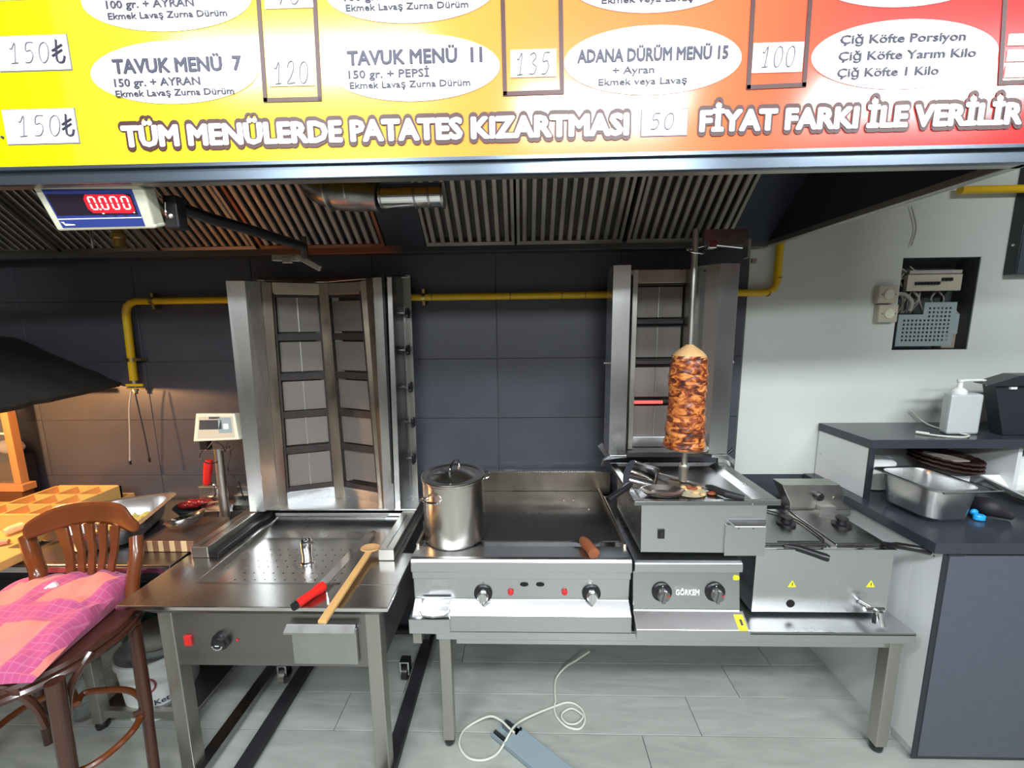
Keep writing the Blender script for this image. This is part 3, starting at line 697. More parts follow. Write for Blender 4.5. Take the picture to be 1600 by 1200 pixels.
# ================================================================== TWO BURNER HOB UNDER THE DONER GRILL
hb = thing('gas_hob', 'narrow two-knob gas range under the single doner grill', 'hob', (.59, 1.6, ST))
HB0, HB1 = .398, .782
prof = [(1.335, .808), (1.325, .803), (1.322, .796), (1.322, .770), (1.334, .766), (1.342, .760), (1.322, .622), (1.272, .583), (1.268, .548), (1.88, .548), (1.88, .808)]
MB().prism([(HB0, y, z) for y, z in prof], (HB1-HB0, 0, 0)).build('body', 'steelx', hb, bevel=.003)
MB().prism([(HB0-.002, y, z) for y, z in ((1.320, .620), (1.266, .585), (1.262, .549), (1.30, .549), (1.33, .61))], (HB1+.012-HB0, 0, 0)).build('foot_panel', 'steelx', hb, bevel=.002)
def on_panel(u, v):
    c = P(u, v, y=1.33); y = 1.322+(c.z-.622)/.138*.020; return P(u, v, y=y)
for u in (1034, 1117):
    c = on_panel(u, 925); k = knob(hb, tuple(c), .036, 'black', 'steeld', 10, .032)
    for s_ in ((0, .030),): MB().cyl((c.x, c.y-.0085, c.z+.028), (c.x, c.y-.006, c.z+.028), .0022, n=8).build('index_dot', 'whitep', k)
    MB().prism([(c.x+.0, c.y-.034, c.z+.006), (c.x+.016, c.y-.034, c.z+.006), (c.x+.016, c.y-.034, c.z+.010), (c.x, c.y-.034, c.z+.010)], (0, -.001, 0)).build('knob_mark', 'redk', k)
c = on_panel(1056, 930); letters('maker_plate', 'GÖRKEM', 1055, 929, 1092, 8, c.y-.003, 'whitep', hb, .022, .003)
for o_ in [hb.children[-1]]: pass
c = on_panel(1150, 903); MB().cyl((c.x, c.y-.002, c.z), (c.x, c.y, c.z), .0115, n=24).build('round_sticker', 'label', hb)
c = Vector((.768, 1.296, .600))
st = MB().prism([(.752, 1.309, .613), (.783, 1.309, .613), (.783, 1.2655, .5845), (.752, 1.2655, .5845)], (0, -.001, .0015)).build('warning_sticker', 'label', hb)
MB().prism([(.765, 1.295, .6055), (.773, 1.295, .6055), (.773, 1.279, .5950), (.765, 1.279, .5950)], (0, -.0015, .0022)).build('sticker_symbol', 'ink', st)

# ================================================================== SINGLE DONER GRILL
dg = thing('doner_grill', 'single column doner grill with drip tray standing on the hob', 'grill', (.64, 1.6, .81))
DX0, DX1, DY0, DY1 = .390, .898, 1.328, 1.74
BX0, BX1 = .420, .862
mb = MB(); t = .004
mb.prism([(BX0, 1.345, 1.02), (BX1, 1.345, 1.02), (BX1, 1.345, .83), (BX0+.004, 1.345, .833)], (0, .36, 0))
mb.build('tray_box', 'steelx', dg, bevel=.002)
# rim as a frame with an opening, with recessed pan
zR = 1.036; w1, w2 = .026, .045
rim = MB()
for q in ((DX0, DX1, DY0, DY0+.020), (DX0, DX1, DY1-.02, DY1), (DX0, DX0+w1, DY0+.02, DY1-.02), (DX1-w2, DX1, DY0+.02, DY1-.02)): rim.box(*q, zR-.016, zR)
rim.build('tray_rim', 'steeld', dg, bevel=.002)
pn = MB()
ix0, ix1, iy0, iy1 = DX0+w1, DX1-w2, DY0+.02, DY1-.02
pn.loft([[(ix0, iy0, zR-.001), (ix1, iy0, zR-.001), (ix1, iy1, zR-.001), (ix0, iy1, zR-.001)], [(ix0+.012, iy0+.01, zR-.012), (ix1-.03, iy0+.01, zR-.012), (ix1-.03, iy1-.01, zR-.012), (ix0+.012, iy1-.01, zR-.012)]], True, False)
pn.face([(ix0+.012, iy0+.01, zR-.012), (ix1-.03, iy0+.01, zR-.012), (ix1-.03, iy1-.01, zR-.012), (ix0+.012, iy1-.01, zR-.012)])
pn.build('drip_tray', 'steeld', dg)
B(BX0+.002, BX1-.002, 1.36, 1.70, 1.0, 1.016).build('tray_floor_support', 'steeld', dg)
for u in (1035, 1177):
    c = P(u, 788, y=DY0); MB().ball((c.x, DY0, c.z), .004, sub=1).build('rivet', 'chrome', dg, smooth=True)
for u, v in ((985, 777), (989, 783)):
    c = P(u, v, x=DX0); MB().ball(c, .004, sub=1).build('rivet', 'chrome', dg, smooth=True)
c = P(1033, 834, y=1.344); B(c.x-.012, c.x+.012, 1.341, 1.3455, c.z-.018, c.z+.018).build('power_socket', 'black', dg, bevel=.001)
MB().box(c.x-.006, c.x+.006, 1.338, 1.342, c.z-.009, c.z+.009).build('socket_switch', 'blackm', dg.children[-1])
a = P(1131, 868, y=1.338); b = P(1198, 820, y=1.338)
pl_ = MB().box(a.x, b.x, 1.336, 1.345, a.z, b.z).build('drawer_front', 'steelx', dg, bevel=.0015)
MB().prism([(a.x-.002, 1.338, b.z+.022), (b.x-.004, 1.338, b.z+.022), (b.x-.02, 1.312, b.z+.006), (a.x+.018, 1.312, b.z+.006)], (0, .002, -.004)).build('drawer_lip', 'steelx', pl_, bevel=.001)
for u in (1154, 1177):
    c = P(u, 826, y=1.336); MB().cyl((c.x, 1.335, c.z), (c.x, 1.337, c.z), .0022, n=8).build('rivet', 'ink', dg)
# column: wings, burner stack
TZ0, TZ1 = 1.085, 1.892
def tp(x, y, z): return (x, y, z)
def vpanel(xy, z0, z1, name, m, par, th=.003, bevel=0, **k):
    return MB().sheet([[(x, y, z0) for x, y in xy], [(x, y, z1) for x, y in xy]]).build(name, m, par, solid=th, **k)
vpanel([(.378, 1.80), (.380, 1.70), (.449, 1.695), (.475, 1.79)], TZ0, TZ1, 'wing', 'steel', dg)
vpanel([(.905, 1.80), (.892, 1.70), (.812, 1.695), (.775, 1.735), (.742, 1.79)], TZ0, TZ1, 'wing', 'steel', dg)
B(.478, .50, 1.76, 1.85, TZ0-.0, TZ1-.01).build('column_edge', 'steels', dg, bevel=.002)
B(.500, .722, 1.80, 1.85, TZ0+.0, TZ0+.048).build('lower_sill', 'steelx', dg, bevel=.002)
B(.500, .722, 1.80, 1.85, 1.828, TZ1-.006).build('upper_sill', 'greasy', dg, bevel=.002)
B(.722, .744, 1.76, 1.85, TZ0, TZ1-.01).build('column_edge', 'steels', dg, bevel=.002)
B(.40, .88, 1.85, 1.911, TZ0-.02, TZ1-.01).build('rear_housing', 'steeld', dg, bevel=.002)
B(.45, .83, 1.72, 1.86, TZ0-.022, TZ0-.002).build('column_base', 'sooty', dg)
B(.50, .722, 1.842, 1.85, TZ0+.04, 1.83).build('burner_backing', 'sooty', dg)
def yz(v, y): return P(1045, v, y=y).z
for (v0, v1) in ((448, 496), (511, 558), (574, 620), (634, 682)):
    bn = B(.508, .716, 1.822, 1.835, yz(v1, 1.822), yz(v0, 1.822)).build('burner_plate', 'mesh', dg, bevel=.002)
    MB().box(.608, .612, 1.819, 1.8225, yz(v1, 1.82), yz(v0, 1.82)).build('mesh_seam', 'steels', bn)
for v in (443, 503, 566, 627, 687):
    z = yz(v, 1.812); MB().box(.502, .720, 1.808, 1.84, z-.008, z+.008).build('burner_bar', 'sooty', dg, bevel=.002)
z = yz(628, 1.806); MB().cyl((.512, 1.803, z), (.64, 1.803, z), .007, n=10).build('pilot_glow', 'glow', dg, smooth=True, label='red glowing heating bar')
for x in (.462, .748): MB().cyl((x+.006, 1.735, 1.866), (x+.006, 1.748, 1.866), .009, n=14).build('bolt', 'steeld', dg)
for s_, x in ((-1, .379), (1, .900)):
    MB().cyl((x, 1.75, P(960, 567, y=1.75).z), (x+s_*.018, 1.75, P(960, 567, y=1.75).z), .003, n=8).cyl((x+s_*.018, 1.75, P(960, 567, y=1.75).z), (x+s_*.021, 1.75, P(960, 567, y=1.75).z), .007, n=10).build('side_screw', 'chrome', dg)
# foot brackets
for s_, x in ((-1, .385), (1, .895)):
    pts = [(x-s_*.07, 1.69, 1.082), (x, 1.69, 1.082), (x+s_*.03, 1.69, 1.06), (x+s_*.036, 1.70, 1.03), (x+s_*.028, 1.71, 1.02), (x+s_*.012, 1.70, 1.05), (x-s_*.02, 1.69, 1.066), (x-s_*.07, 1.69, 1.070)]
    MB().prism(pts, (0, .02, 0)).build('foot_bracket', 'steel', dg, bevel=.001)
MB().prism([P(934, 697, y=1.86), P(941, 692, y=1.86), P(957, 712, y=1.86), P(950, 720, y=1.86)], (0, .01, 0)).build('rear_brace', 'steeld', dg)
MB().tube([P(1133, 712, y=1.74), P(1146, 701, y=1.74)], .006, 10).build('release_lever', 'black', dg, smooth=True)
c = P(1137, 720, y=1.72)
MB().prism([(DX1-.03, 1.72, 1.02), (DX1+.03, 1.72, 1.02), (DX1+.03, 1.72, 1.05), (DX1-.03, 1.72, 1.07)], (0, .012, 0)).build('lever_plate', 'steel', dg)
# top spit clamp
cy = 1.50; cx = .622
cl = thing('spit_clamp', 'chrome clamp arm under the hood holding the spit top', 'clamp', P(1110, 385, y=1.52))
a = P(1110, 383, y=1.52); b = P(1166, 388, y=1.52)
MB().box(a.x-.012, a.x+.018, 1.505, 1.535, a.z-.013, a.z+.013).build('clamp_block', 'chrome', cl, bevel=.003)
MB().tube([a+Vector((.02, 0, 0)), P(1160, 387, y=1.52)], .0035, 8).build('arm', 'chrome', cl, smooth=True)
MB().box(b.x-.004, b.x+.006, 1.50, 1.53, b.z-.035, b.z+.03).build('wall_plate', 'steels', cl)
B(a.x-.02, b.x+.01, 1.53, 1.545, a.z, HZ+.0).build('bracket_sheet', 'steeld', cl)
q = P(1084, 390, y=1.50)
MB().tube(cat_pts([a+Vector((-.012, -.01, -.004)), Vector((q.x+.03, 1.49, q.z-.014)), Vector((q.x+.012, 1.478, q.z-.016)), Vector((q.x-.016, 1.48, q.z-.012)), Vector((q.x-.018, 1.50, q.z+.004)), Vector((q.x-.01, 1.525, q.z+.004)), a+Vector((-.012, .01, .002))], 5), .003, 8).build('clamp_wire', 'chrome', cl, smooth=True)
B(P(1178, 402, y=1.8).x-.012, P(1178, 402, y=1.8).x+.008, 1.79, 1.80, 1.905, 1.925).build('small_nut', 'steels', cl)

# spit and meat
spit = thing('doner_spit', 'steel spit with its socket cone standing in the drip tray', 'spit', (cx, cy, 1.03))
top = P(1085, 346, y=cy); 
MB().cyl((cx+.006, cy, 1.05), (cx+.002, cy, 1.985), .011, n=14).build('rod', 'steels', spit, smooth=True)
MB().lathe([(.019, .048), (.021, .044), (.021, .038), (.018, .034), (.0165, .0), (.015, -.02)], (cx+.004, cy, 1.062), 20).build('socket', 'steels', spit, smooth=True)
MB().lathe([(.055, 0), (.055, .006), (.02, .009)], (cx+.004, cy, 1.026), 32).build('socket_disc', 'greasy', spit, smooth=True)
zt_, zb_ = P(1076, 538, y=cy).z, P(1074, 698, y=cy).z
MB().lathe([(.060, -.003), (.082, 0), (.084, .003), (.06, .005)], (cx+.004, cy, zb_), 36).build('base_plate', 'steels', spit, smooth=True)
N = 64; rings = []
for k in range(57):
    t = k/56; z = zb_+.004+(zt_-.045-zb_)*t
    r = .074 if t < .06 else .072
    r *= (1 - .10*max(0, 1-abs(t-.50)/.28)*.9) ; r *= 1 - .13*max(0, t-.72)/.28
    rr = []
    for i in range(N):
        a_ = 2*math.pi*i/N
        p = Vector((math.cos(a_)*2.2, math.sin(a_)*2.2, z*46))
        q = noise.noise(p)*.0045 + noise.noise(Vector((math.cos(a_)*5, math.sin(a_)*5, z*110)))*.0028 + abs(math.sin(z*120+1.5*noise.noise(p*.3)+.6*math.sin(a_*2)))*.003
        rr.append((cx+.002+(r+q-.004)*math.cos(a_), cy+(r+q-.004)*math.sin(a_), z))
    rings.append(rr)
mt_ = tag(MB().loft(rings).build('doner_meat', 'meat', smooth=True, org=(cx, cy, zb_+.01)), 'roasted browned doner meat stacked on the upright spit', 'meat')
for f in mt_.data.polygons: f.use_smooth = True
MB().lathe([(.061, 0), (.058, .008), (.045, .022), (.020, .040), (.0125, .046)], (cx+.002, cy, zt_-.047), 36).build('fat_cap', 'fat', mt_, smooth=True, label='pale fatty cone closing the top')

# things in the drip tray
zt2 = zR-.011
so = thing('flour_scoop', 'shiny steel scoop with black handle tilted on the tray corner', 'scoop', (.47, 1.42, 1.07))
c0 = P(1004, 748, y=1.44); ax = Vector((.86, .10, -.26)).normalized(); sd = Vector((.1, .30, .95)).normalized(); sd = (sd-ax*sd.dot(ax)).normalized(); nn = ax.cross(sd)
if nn.y < 0: nn = -nn
rings = []
for k in range(13):
    t = k/12; L_ = -.050+.140*t; open_ = math.pi*(.60-.20*t); rad = .058*(1-.05*t)
    rings.append([c0+ax*(L_+.0*abs(j-9)/9-.02*(abs(j-9)/9)**2*(t)) + sd*rad*math.sin(open_*(j-9)/9) + nn*(rad*math.cos(open_*(j-9)/9)) for j in range(19)])
MB().sheet(rings).build('bowl', 'chrome', so, smooth=True, solid=.0015)
MB().loft([rings[0], [c0+ax*-.054+ (Vector(p)-c0-ax*-.050)*.05 for p in rings[0]]], False, False).build('bowl_back', 'chrome', so, smooth=True)
h0 = P(982, 759, y=1.41); h1 = P(950, 781, y=1.35)
MB().tube([h0+Vector((.015, .01, .004)), h0, h0.lerp(h1, .5), h1], [.007, .012, .012, .011], 12).build('handle', 'black', so, smooth=True, label='black tapered handle')
bp_ = tag(MB().lathe([(.03, .001), (.055, .002), (.075, .012), (.082, .020), (.078, .021), (.055, .006), (.001, .004)], (.515, 1.405, zt2), 32, sy=.62).build('shallow_pan', 'potsteel', smooth=True, org=(.515, 1.405, zt2)), 'shallow steel pan lying under the scoop in the tray', 'pan')
k = thing('kitchen_knife', 'knife with thick black handle lying across the drip tray', 'knife', (.76, 1.44, zt2))
a = Vector((.55, 1.61, zt2+.012)); b = Vector((.70, 1.44, zt2+.014))
d_ = (b-a).normalized(); n_ = Vector((-d_.y, d_.x, 0))*.014
MB().prism([a, b+n_, b-n_, a-n_*.6], (0, 0, .002)).build('blade', 'steel', k)
MB().tube([b-d_*.01, b+d_*.01, P(1135, 772, z=zt2+.020), P(1163, 778, z=zt2+.018)], [.009, .014, .014, .009], 12).build('handle', 'blackm', k, smooth=True)
for i in range(9):
    c = Vector((.625+random.uniform(-.03, .07), 1.42+random.uniform(-.03, .05), zt2+.008))
    tag(MB().ball(c, .012, (random.uniform(.8, 1.4), random.uniform(.6, 1), .5), 2).build('meat_scrap', ['fat', 'meat'][i % 2], smooth=True, org=c), 'small scrap of cut meat lying around the spit socket', 'meat scrap', 'meat scraps in the drip tray')
tag(MB().lathe([(.001, 0), (.056, .0), (.066, .004), (.001, .008)], (.62, 1.44, zt2), 30).build('fat_pool', mat('congealed_fat', (.46, .40, .26), .25, 0, 20, .3), smooth=True, org=(.62, 1.44, zt2)), 'pale greasy fat pooled below the spit socket', 'grease')

# ================================================================== FRYER
FX0, FX1, FY0, FY1 = .872, 1.372, 1.40, 1.72; FZ = .812
fr_ = thing('deep_fryer', 'twin tank steel deep fryer at the right end of the stand', 'fryer', (1.12, 1.56, ST))
MB().prism([(FX0, FY0, .552), (FX1+.005, FY0, .552), (FX1+.005, FY0, FZ), (FX0, FY0, FZ)], (0, FY1-FY0, 0)).build('body', 'steel', fr_, bevel=.003)
B(FX0+.03, FX1-.03, FY0+.03, FY1-.03, ST, .553).build('foot', 'black', fr_)
B(FX0-.004, FX1+.009, FY0-.006, FY1, FZ, FZ+.004).build('top_edge', 'chrome', fr_, bevel=.001)
for i, (x0, x1) in enumerate(((FX0+.012, 1.145), (1.175, FX1-.008))):
    ld = B(x0, x1, FY0+.018, FY1-.03, FZ+.004, FZ+.014).build('lid', 'steeld', fr_, bevel=.004)
    c = (( x0+x1)/2 + .02, 1.56, FZ+.014)
    if i == 1: c = (1.30, 1.555, FZ+.014)
    else: c = (1.085, 1.565, FZ+.014)
    MB().lathe([(.034, 0), (.034, .008), (.020, .010), (.016, .024), (.022, .028), (.022, .034), (.001, .036)], c, 28).build('lid_knob', 'black', ld, smooth=True)
B(1.150, 1.170, FY0+.01, FY1-.03, FZ+.004, FZ+.010).build('divider', 'steels', fr_)
# control head at back
hd = MB().prism([P(u, v, y=1.70) for u, v in ((1235, 803), (1328, 804), (1327, 780), (1312, 757), (1222, 757), (1235, 786))], (0, .07, 0)).build('control_head', 'steels', fr_, bevel=.002)
MB().box(1.17, 1.38, 1.705, 1.77, .813, .84).build('head_foot', 'steeld', hd)
MB().lathe([(.019, 0), (.019, .02), (.014, .024), (.001, .024)], (P(1276, 774, y=1.70).x, 1.70, P(1276, 774, y=1.7).z), 20, 'y').build('thermostat_knob', 'black', hd, smooth=True)
c = P(1303, 778, y=1.70); MB().lathe([(.006, 0), (.006, .003), (.001, .004)], (c.x, 1.70, c.z), 12, 'y').build('lamp', 'greasy', hd)
MB().tube([P(1262, 797, y=1.69), P(1325, 797, y=1.69)], .0022, 6).build('hinge_wire', 'chrome', hd)
MB().box(P(1283, 800, y=1.67).x, P(1307, 800, y=1.67).x, 1.672, 1.70, .812, .850).build('hinge_block', 'steels', hd, bevel=.002)
# wire basket loop and handle left
MB().tube(cat_pts([(1.06, 1.69, .832), (1.14, 1.60, .832), (1.205-.06, 1.47, .832), (1.13, 1.425, .832), (1.05, 1.42, .832), (.96, 1.42, .832)], 6), .0032, 6).build('basket_wire', 'blackm', fr_, smooth=True)
def handle(pts, rr, lab):
    h = thing('basket_handle', lab, 'handle', pts[0]); MB().tube(cat_pts(pts, 3), rr, 10).build('grip', 'black', h, smooth=True); return h
h = MB().tube(cat_pts([P(1225, 852, y=1.415), P(1245, 856, y=1.40), P(1270, 864, y=1.37), P(1296, 873, y=1.34)], 4), [.004, .005, .007, .010, .0125, .013, .013, .013, .013, .0135, .014, .014, .011], 12).build('basket_handle', 'black', fr_, smooth=True)
h = MB().tube(cat_pts([P(1378, 849, y=1.42), P(1400, 852, y=1.385), P(1430, 857, y=1.35), P(1452, 862, y=1.34)], 4), [.008]*4+[.012]*9, 12).build('basket_handle', 'black', fr_, smooth=True)
for u in (1238, 1361):
    c = P(u, 913, y=FY0-.001); s_ = .0155
    wt = MB().prism([(c.x-s_, FY0-.001, c.z-s_*.75), (c.x+s_, FY0-.001, c.z-s_*.75), (c.x, FY0-.001, c.z+s_)], (0, .002, 0)).build('warning_triangle', 'label', fr_)
    MB().box(c.x-.0014, c.x+.0014, FY0-.0018, FY0-.0008, c.z-.006, c.z+.007).build('triangle_mark', 'ink', wt)
c = P(1235, 943, y=FY0); MB().cyl((c.x, FY0-.0015, c.z), (c.x, FY0+.002, c.z), .0155, n=24).build('round_opening', 'hole', fr_)
# drain tap
c = P(1362, 950, y=1.37)
tapo = MB().cyl((c.x-.02, FY0, c.z+.0), (c.x-.0, 1.345, c.z+.0), .011, n=14).cyl((c.x-.035, 1.36, c.z+.002), (c.x+.032, 1.36, c.z+.006), .0085, n=12).build('drain_tap', 'chrome', fr_, smooth=True)
MB().tube([(c.x+.012, 1.352, c.z), (c.x+.014, 1.345, c.z-.03), (c.x+.018, 1.338, c.z-.048)], [.013, .012, .010], 12).build('tap_spout', 'chrome', tapo, smooth=True)
MB().tube([(c.x-.012, 1.345, c.z-.005), (c.x-.018, 1.335, c.z-.034)], [.005, .006], 10).build('tap_lever', 'black', tapo, smooth=True)

# ================================================================== COUNTER AND SHELF AT RIGHT
CX = 1.462; CYF = 1.318; WZ = .893
ct = thing('counter_cabinet', 'grey fronted counter cabinet with white side at the right', 'cabinet', (1.9, 1.64, 0))
MB().box(CX, CX+.02, CYF+.10, WY-.012, .0, WZ-.04).box(CX, CX+.02, CYF+.0, CYF+.10, .05, WZ-.04).build('side_panel', 'white', ct, bevel=.001)
B(CX+.021, 2.6, CYF+.02, WY-.012, .0, WZ-.041).build('carcass', 'white', ct)
B(CX-.001, CX+.018, CYF-.003, CYF-.0005, .012, WZ-.04).box(CX+.018, 2.6, CYF-.003, CYF+.015, .012, .024).box(CX+.012, CX+.07, CYF-.006, CYF, WZ-.052, WZ-.044).build('edge_band', 'edge', ct)
B(CX+.019, 2.6, CYF-.006, CYF+.018, .025, WZ-.052).build('door', 'panelgrey', ct, bevel=.001)
MB().cyl((CX-.001, 1.345, .862-.04), (CX+.001, 1.345, .862-.04), .003, n=8).build('cover_cap', 'ink', ct)
B(CX-.002, CX+.0005, CYF+.02, WY-.02, .86-.0, .8525).build('underside_strip', 'edge', ct)
wt_ = tag(B(CX-.042, 2.7, CYF-.012, WY-.012, WZ-.040, WZ).build('worktop', 'worktop', bevel=.002, org=(2, 1.64, WZ)), 'dark speckled worktop on the right-hand counter', 'worktop')
SZ = 1.155; SX = 1.475; SYF = 1.668
sh = thing('shelf_unit', 'white open shelf unit with dark top on the worktop', 'shelf', (2.0, 1.8, WZ))
B(SX-.004, 2.7, SYF-.008, WY-.012, SZ-.038, SZ).build('shelf_top', 'worktop', sh, bevel=.002)
B(SX, SX+.018, SYF+.002, WY-.012, WZ, SZ-.038).build('side_panel', 'white', sh, bevel=.001)
B(SX-.001, SX+.022, SYF-.006, SYF+.002, WZ, SZ-.038).build('edge_band', 'edge', sh)
B(SX+.018, 2.7, WY-.02, WY-.012, WZ, SZ-.038).build('back_panel', 'white', sh)
B(2.13, 2.148, SYF+.03, WY-.02, WZ, SZ-.038).build('divider', 'white', sh)
MB().box(SX-.002, SX, 1.93, 1.933, 1.0, 1.003).build('cover_cap', 'ink', sh)

# on shelf top
ds = thing('pump_bottle', 'large frosted pump bottle standing on the shelf top', 'bottle', (1.965, 1.76, SZ))
def bx_(u, v, y): return P(u, v, y=y)
L0, L1 = P(1477, 672, y=1.74), P(1527, 678, y=1.74)
x0, x1 = L0.x, L1.x; zt3 = P(1500, 612, y=1.78).z
MB().prism([(x0, 1.735, SZ+.001), (x1, 1.735, SZ+.001), (x1+.025, 1.80, SZ+.001), (x0+.03, 1.80, SZ+.001)], (0, 0, zt3-SZ-.005)).build('body', 'translucent', ds, bevel=.010)
cxp = (x0+x1)/2-.01
MB().lathe([(.026, 0), (.026, .018), (.018, .028), (.010, .032), (.008, .055), (.012, .058), (.012, .068), (.001, .07)], (cxp, 1.765, zt3-.011), 20).build('pump', 'whitep', ds, smooth=True)
zn = zt3+.052
MB().tube(cat_pts([(cxp, 1.765, zn), (cxp+.06, 1.765, zn+.001), (cxp+.105, 1.765, zn-.002), (cxp+.118, 1.765, zn-.022)], 5), .0055, 8).build('nozzle', 'whitep', ds, smooth=True)
bk = thing('black_holder', 'black napkin holder with flared lid at the right shelf end', 'holder', (2.2, 1.8, SZ))
pA = [(1550, 600), (1557, 676), (1640, 676), (1640, 600)]
f0 = [P(1553, 596, y=1.72), P(1640, 592, y=1.72), P(1640, 684, y=1.72), P(1567, 680, y=1.72)]
MB().prism([(f0[3].x, 1.72, SZ+.001), (f0[2].x+.05, 1.72, SZ+.001), (f0[2].x+.05, 1.72, f0[0].z), (f0[0].x+.005, 1.72, f0[0].z)], (.02, .07, 0)).build('body', 'edge', bk, bevel=.003)
c = P(1583, 606, y=1.715); MB().box(c.x-.012, c.x+.014, 1.712, 1.7195, c.z-.006, c.z+.005).build('slot', 'whitep', bk)
a = P(1545, 602, y=1.70); b = P(1578, 585, y=1.74)
MB().prism([(a.x, 1.70, a.z), (b.x, 1.70, b.z), (b.x+.3, 1.70, b.z), (b.x+.3, 1.70, a.z-.004), (a.x+.02, 1.70, a.z-.004)], (.03, .09, 0)).build('lid', 'edge', bk, bevel=.001)
tag(MB().tube(cat_pts([P(1424, 642, y=1.94), P(1440, 657, y=1.93), P(1460, 667, z=SZ+.006), P(1500, 677, z=SZ+.006), P(1514, 680, z=SZ+.006), P(1505, 683, z=SZ+.006), P(1470, 681, z=SZ+.006), P(1433, 676, z=SZ+.006)], 6), .0035, 6).build('white_cord', 'cable', smooth=True, org=P(1470, 680, z=SZ)), 'thin white cord lying in front of the pump bottle', 'cord')
MB().cyl(P(1452, 678, z=SZ+.008), P(1431, 675, z=SZ+.008), .006, n=10).build('plug', 'cable', bpy.data.objects['white_cord'])

# on worktop
def rrect(x0, x1, y0, y1, z, r, n=5):
    o = []
    for cx_, cy_, a0 in ((x1-r, y0+r, -90), (x1-r, y1-r, 0), (x0+r, y1-r, 90), (x0+r, y0+r, 180)):
        for i in range(n+1):
            a = math.radians(a0+90*i/n); o.append(Vector((cx_+r*math.cos(a), cy_+r*math.sin(a), z)))
    return o
def pan_mesh(x0, x1, y0, y1, z0, z1, fl=.014, r=.05, taper=.014):
    mb = MB()
    R = [rrect(x0-fl, x1+fl, y0-fl, y1+fl, z1-.003, r*.6), rrect(x0-fl, x1+fl, y0-fl, y1+fl, z1, r*.6), rrect(x0, x1, y0, y1, z1, r), rrect(x0+.002, x1-.002, y0+.002, y1-.002, z1-.01, r),
         rrect(x0+taper, x1-taper, y0+taper, y1-taper, z0+.02, r), rrect(x0+taper+.02, x1-taper-.02, y0+taper+.02, y1-taper-.02, z0, r*.7)]
    return mb.loft(R, True, False)
def gn_pan(name, lab, x0, x1, y0, y1, z0, z1, rot=0, m='steel', r=.05, fl=.014):
    c = Vector(((x0+x1)/2, (y0+y1)/2, z0))
    t_ = thing(name, lab, 'pan', c)
    mb = pan_mesh(x0, x1, y0, y1, z0, z1, fl, r)
    ob = mb.build('body', m, t_, smooth=True, solid=.002)
    mb = MB(); mb.face(rrect(x0+.035, x1-.035, y0+.035, y1-.035, z0+.001, r*.6)); mb.build('base', m, t_)
    t_.rotation_euler[2] = math.radians(rot); return t_
gp_ = gn_pan('deep_pan', 'deep steel gastronorm pan standing on the dark worktop', 1.505, 1.700, 1.425, 1.655, WZ+.001, 1.035, 4, 'steel')
MB().tube([Vector((1.50, 1.398, 1.036)), Vector((1.735, 1.402, 1.036))], .0028, 8).build('rim_wire', 'chrome', gp_, smooth=True)
# baskets
bc = Vector((1.96, 1.83, 0))
for k in range(3):
    z0 = 0.962+.019*k
    b_o = thing('bread_basket', ('lowest', 'middle', 'topmost')[k]+' of the three nested brown wicker baskets', 'basket', (1.96, 1.83, z0), 'brown bread baskets')
    mb = MB(); prof = [(.070, 0), (.092, .022), (.106, .044), (.104, .047), (.090, .024), (.068, .004), (.001, .003)]
    n = 48; rings = [[Vector((1.96+r*math.cos(a)*1.45*(1+.012*((i % 2)*2-1)), 1.83+r*math.sin(a)*.85, z0+h*.75)) for i, a in enumerate([2*math.pi*i/n for i in range(n)])] for r, h in prof]
    mb.loft(rings, True, True); mb.build('bowl', 'basket', b_o)
    MB().tube([Vector((1.96+.1075*math.cos(a)*1.45, 1.83+.1075*math.sin(a)*.85, z0+.035+.0015*math.sin(a*24))) for a in [2*math.pi*i/72 for i in range(72)]], .0045, 6, True).build('braided_rim', 'basket', b_o, smooth=True)
    b_o.rotation_euler = (math.radians(9), math.radians(9), 0)
tag(MB().prism([(1.86, 1.84, 1.032), (1.90, 1.86, 1.036), (1.99, 1.83, 1.022), (2.05, 1.80, 1.008), (1.97, 1.79, 1.012), (1.91, 1.81, 1.022)], (0, 0, .006)).build('paper_napkin', 'napkin', org=(1.9, 1.78, 1.05)), 'crumpled paper napkin in the topmost wicker basket', 'napkin')
B(1.88, 2.04, 1.78, 1.88, WZ+.001, .95).build('support_box', 'white')
tag(bpy.data.objects['support_box'], 'white box on the worktop carrying the wicker baskets', 'box')
tag(MB().lathe([(.075, 0), (.095, .004), (.10, .012), (.10, .02), (.085, .028), (.04, .034), (.001, .035)], (1.605, 1.82, .998), 36).build('round_cover', 'whitep', smooth=True, org=(1.605, 1.82, .998)), 'round white plastic lid at the left end of the shelf', 'lid')
tag(MB().lathe([(.07, 0), (.08, .004), (.085, .1), (.08, .103), (.001, .104)], (1.605, 1.82, WZ+.001), 32).build('round_tub', 'whitep', smooth=True, org=(1.605, 1.82, WZ)), 'white round tub below the plastic lid behind the pan', 'tub')
tp_ = thing('takeaway_box', 'open white foam takeaway box at the right shelf end', 'box', (2.05, 1.72, WZ))
mb = MB(); 
mb.loft([[(2.10, 1.53, WZ+.018), (2.46, 1.53, WZ+.018), (2.46, 1.70, WZ+.018), (2.10, 1.70, WZ+.018)], [(2.02, 1.55, WZ+.052), (2.52, 1.46, WZ+.052), (2.52, 1.75, WZ+.07), (2.05, 1.75, WZ+.07)]], True, False)
mb.face([(2.10, 1.53, WZ+.018), (2.46, 1.53, WZ+.018), (2.46, 1.70, WZ+.018), (2.10, 1.70, WZ+.018)]); mb.build('tray', 'whitep', tp_, solid=.006)
B(2.152, 2.52, 1.745, 1.757, WZ+.06, WZ+.16).build('lid', 'whitep', tp_)
B(2.12, 2.42, 1.54, 1.69, WZ+.001, WZ+.017).build('foot', 'whitep', tp_)
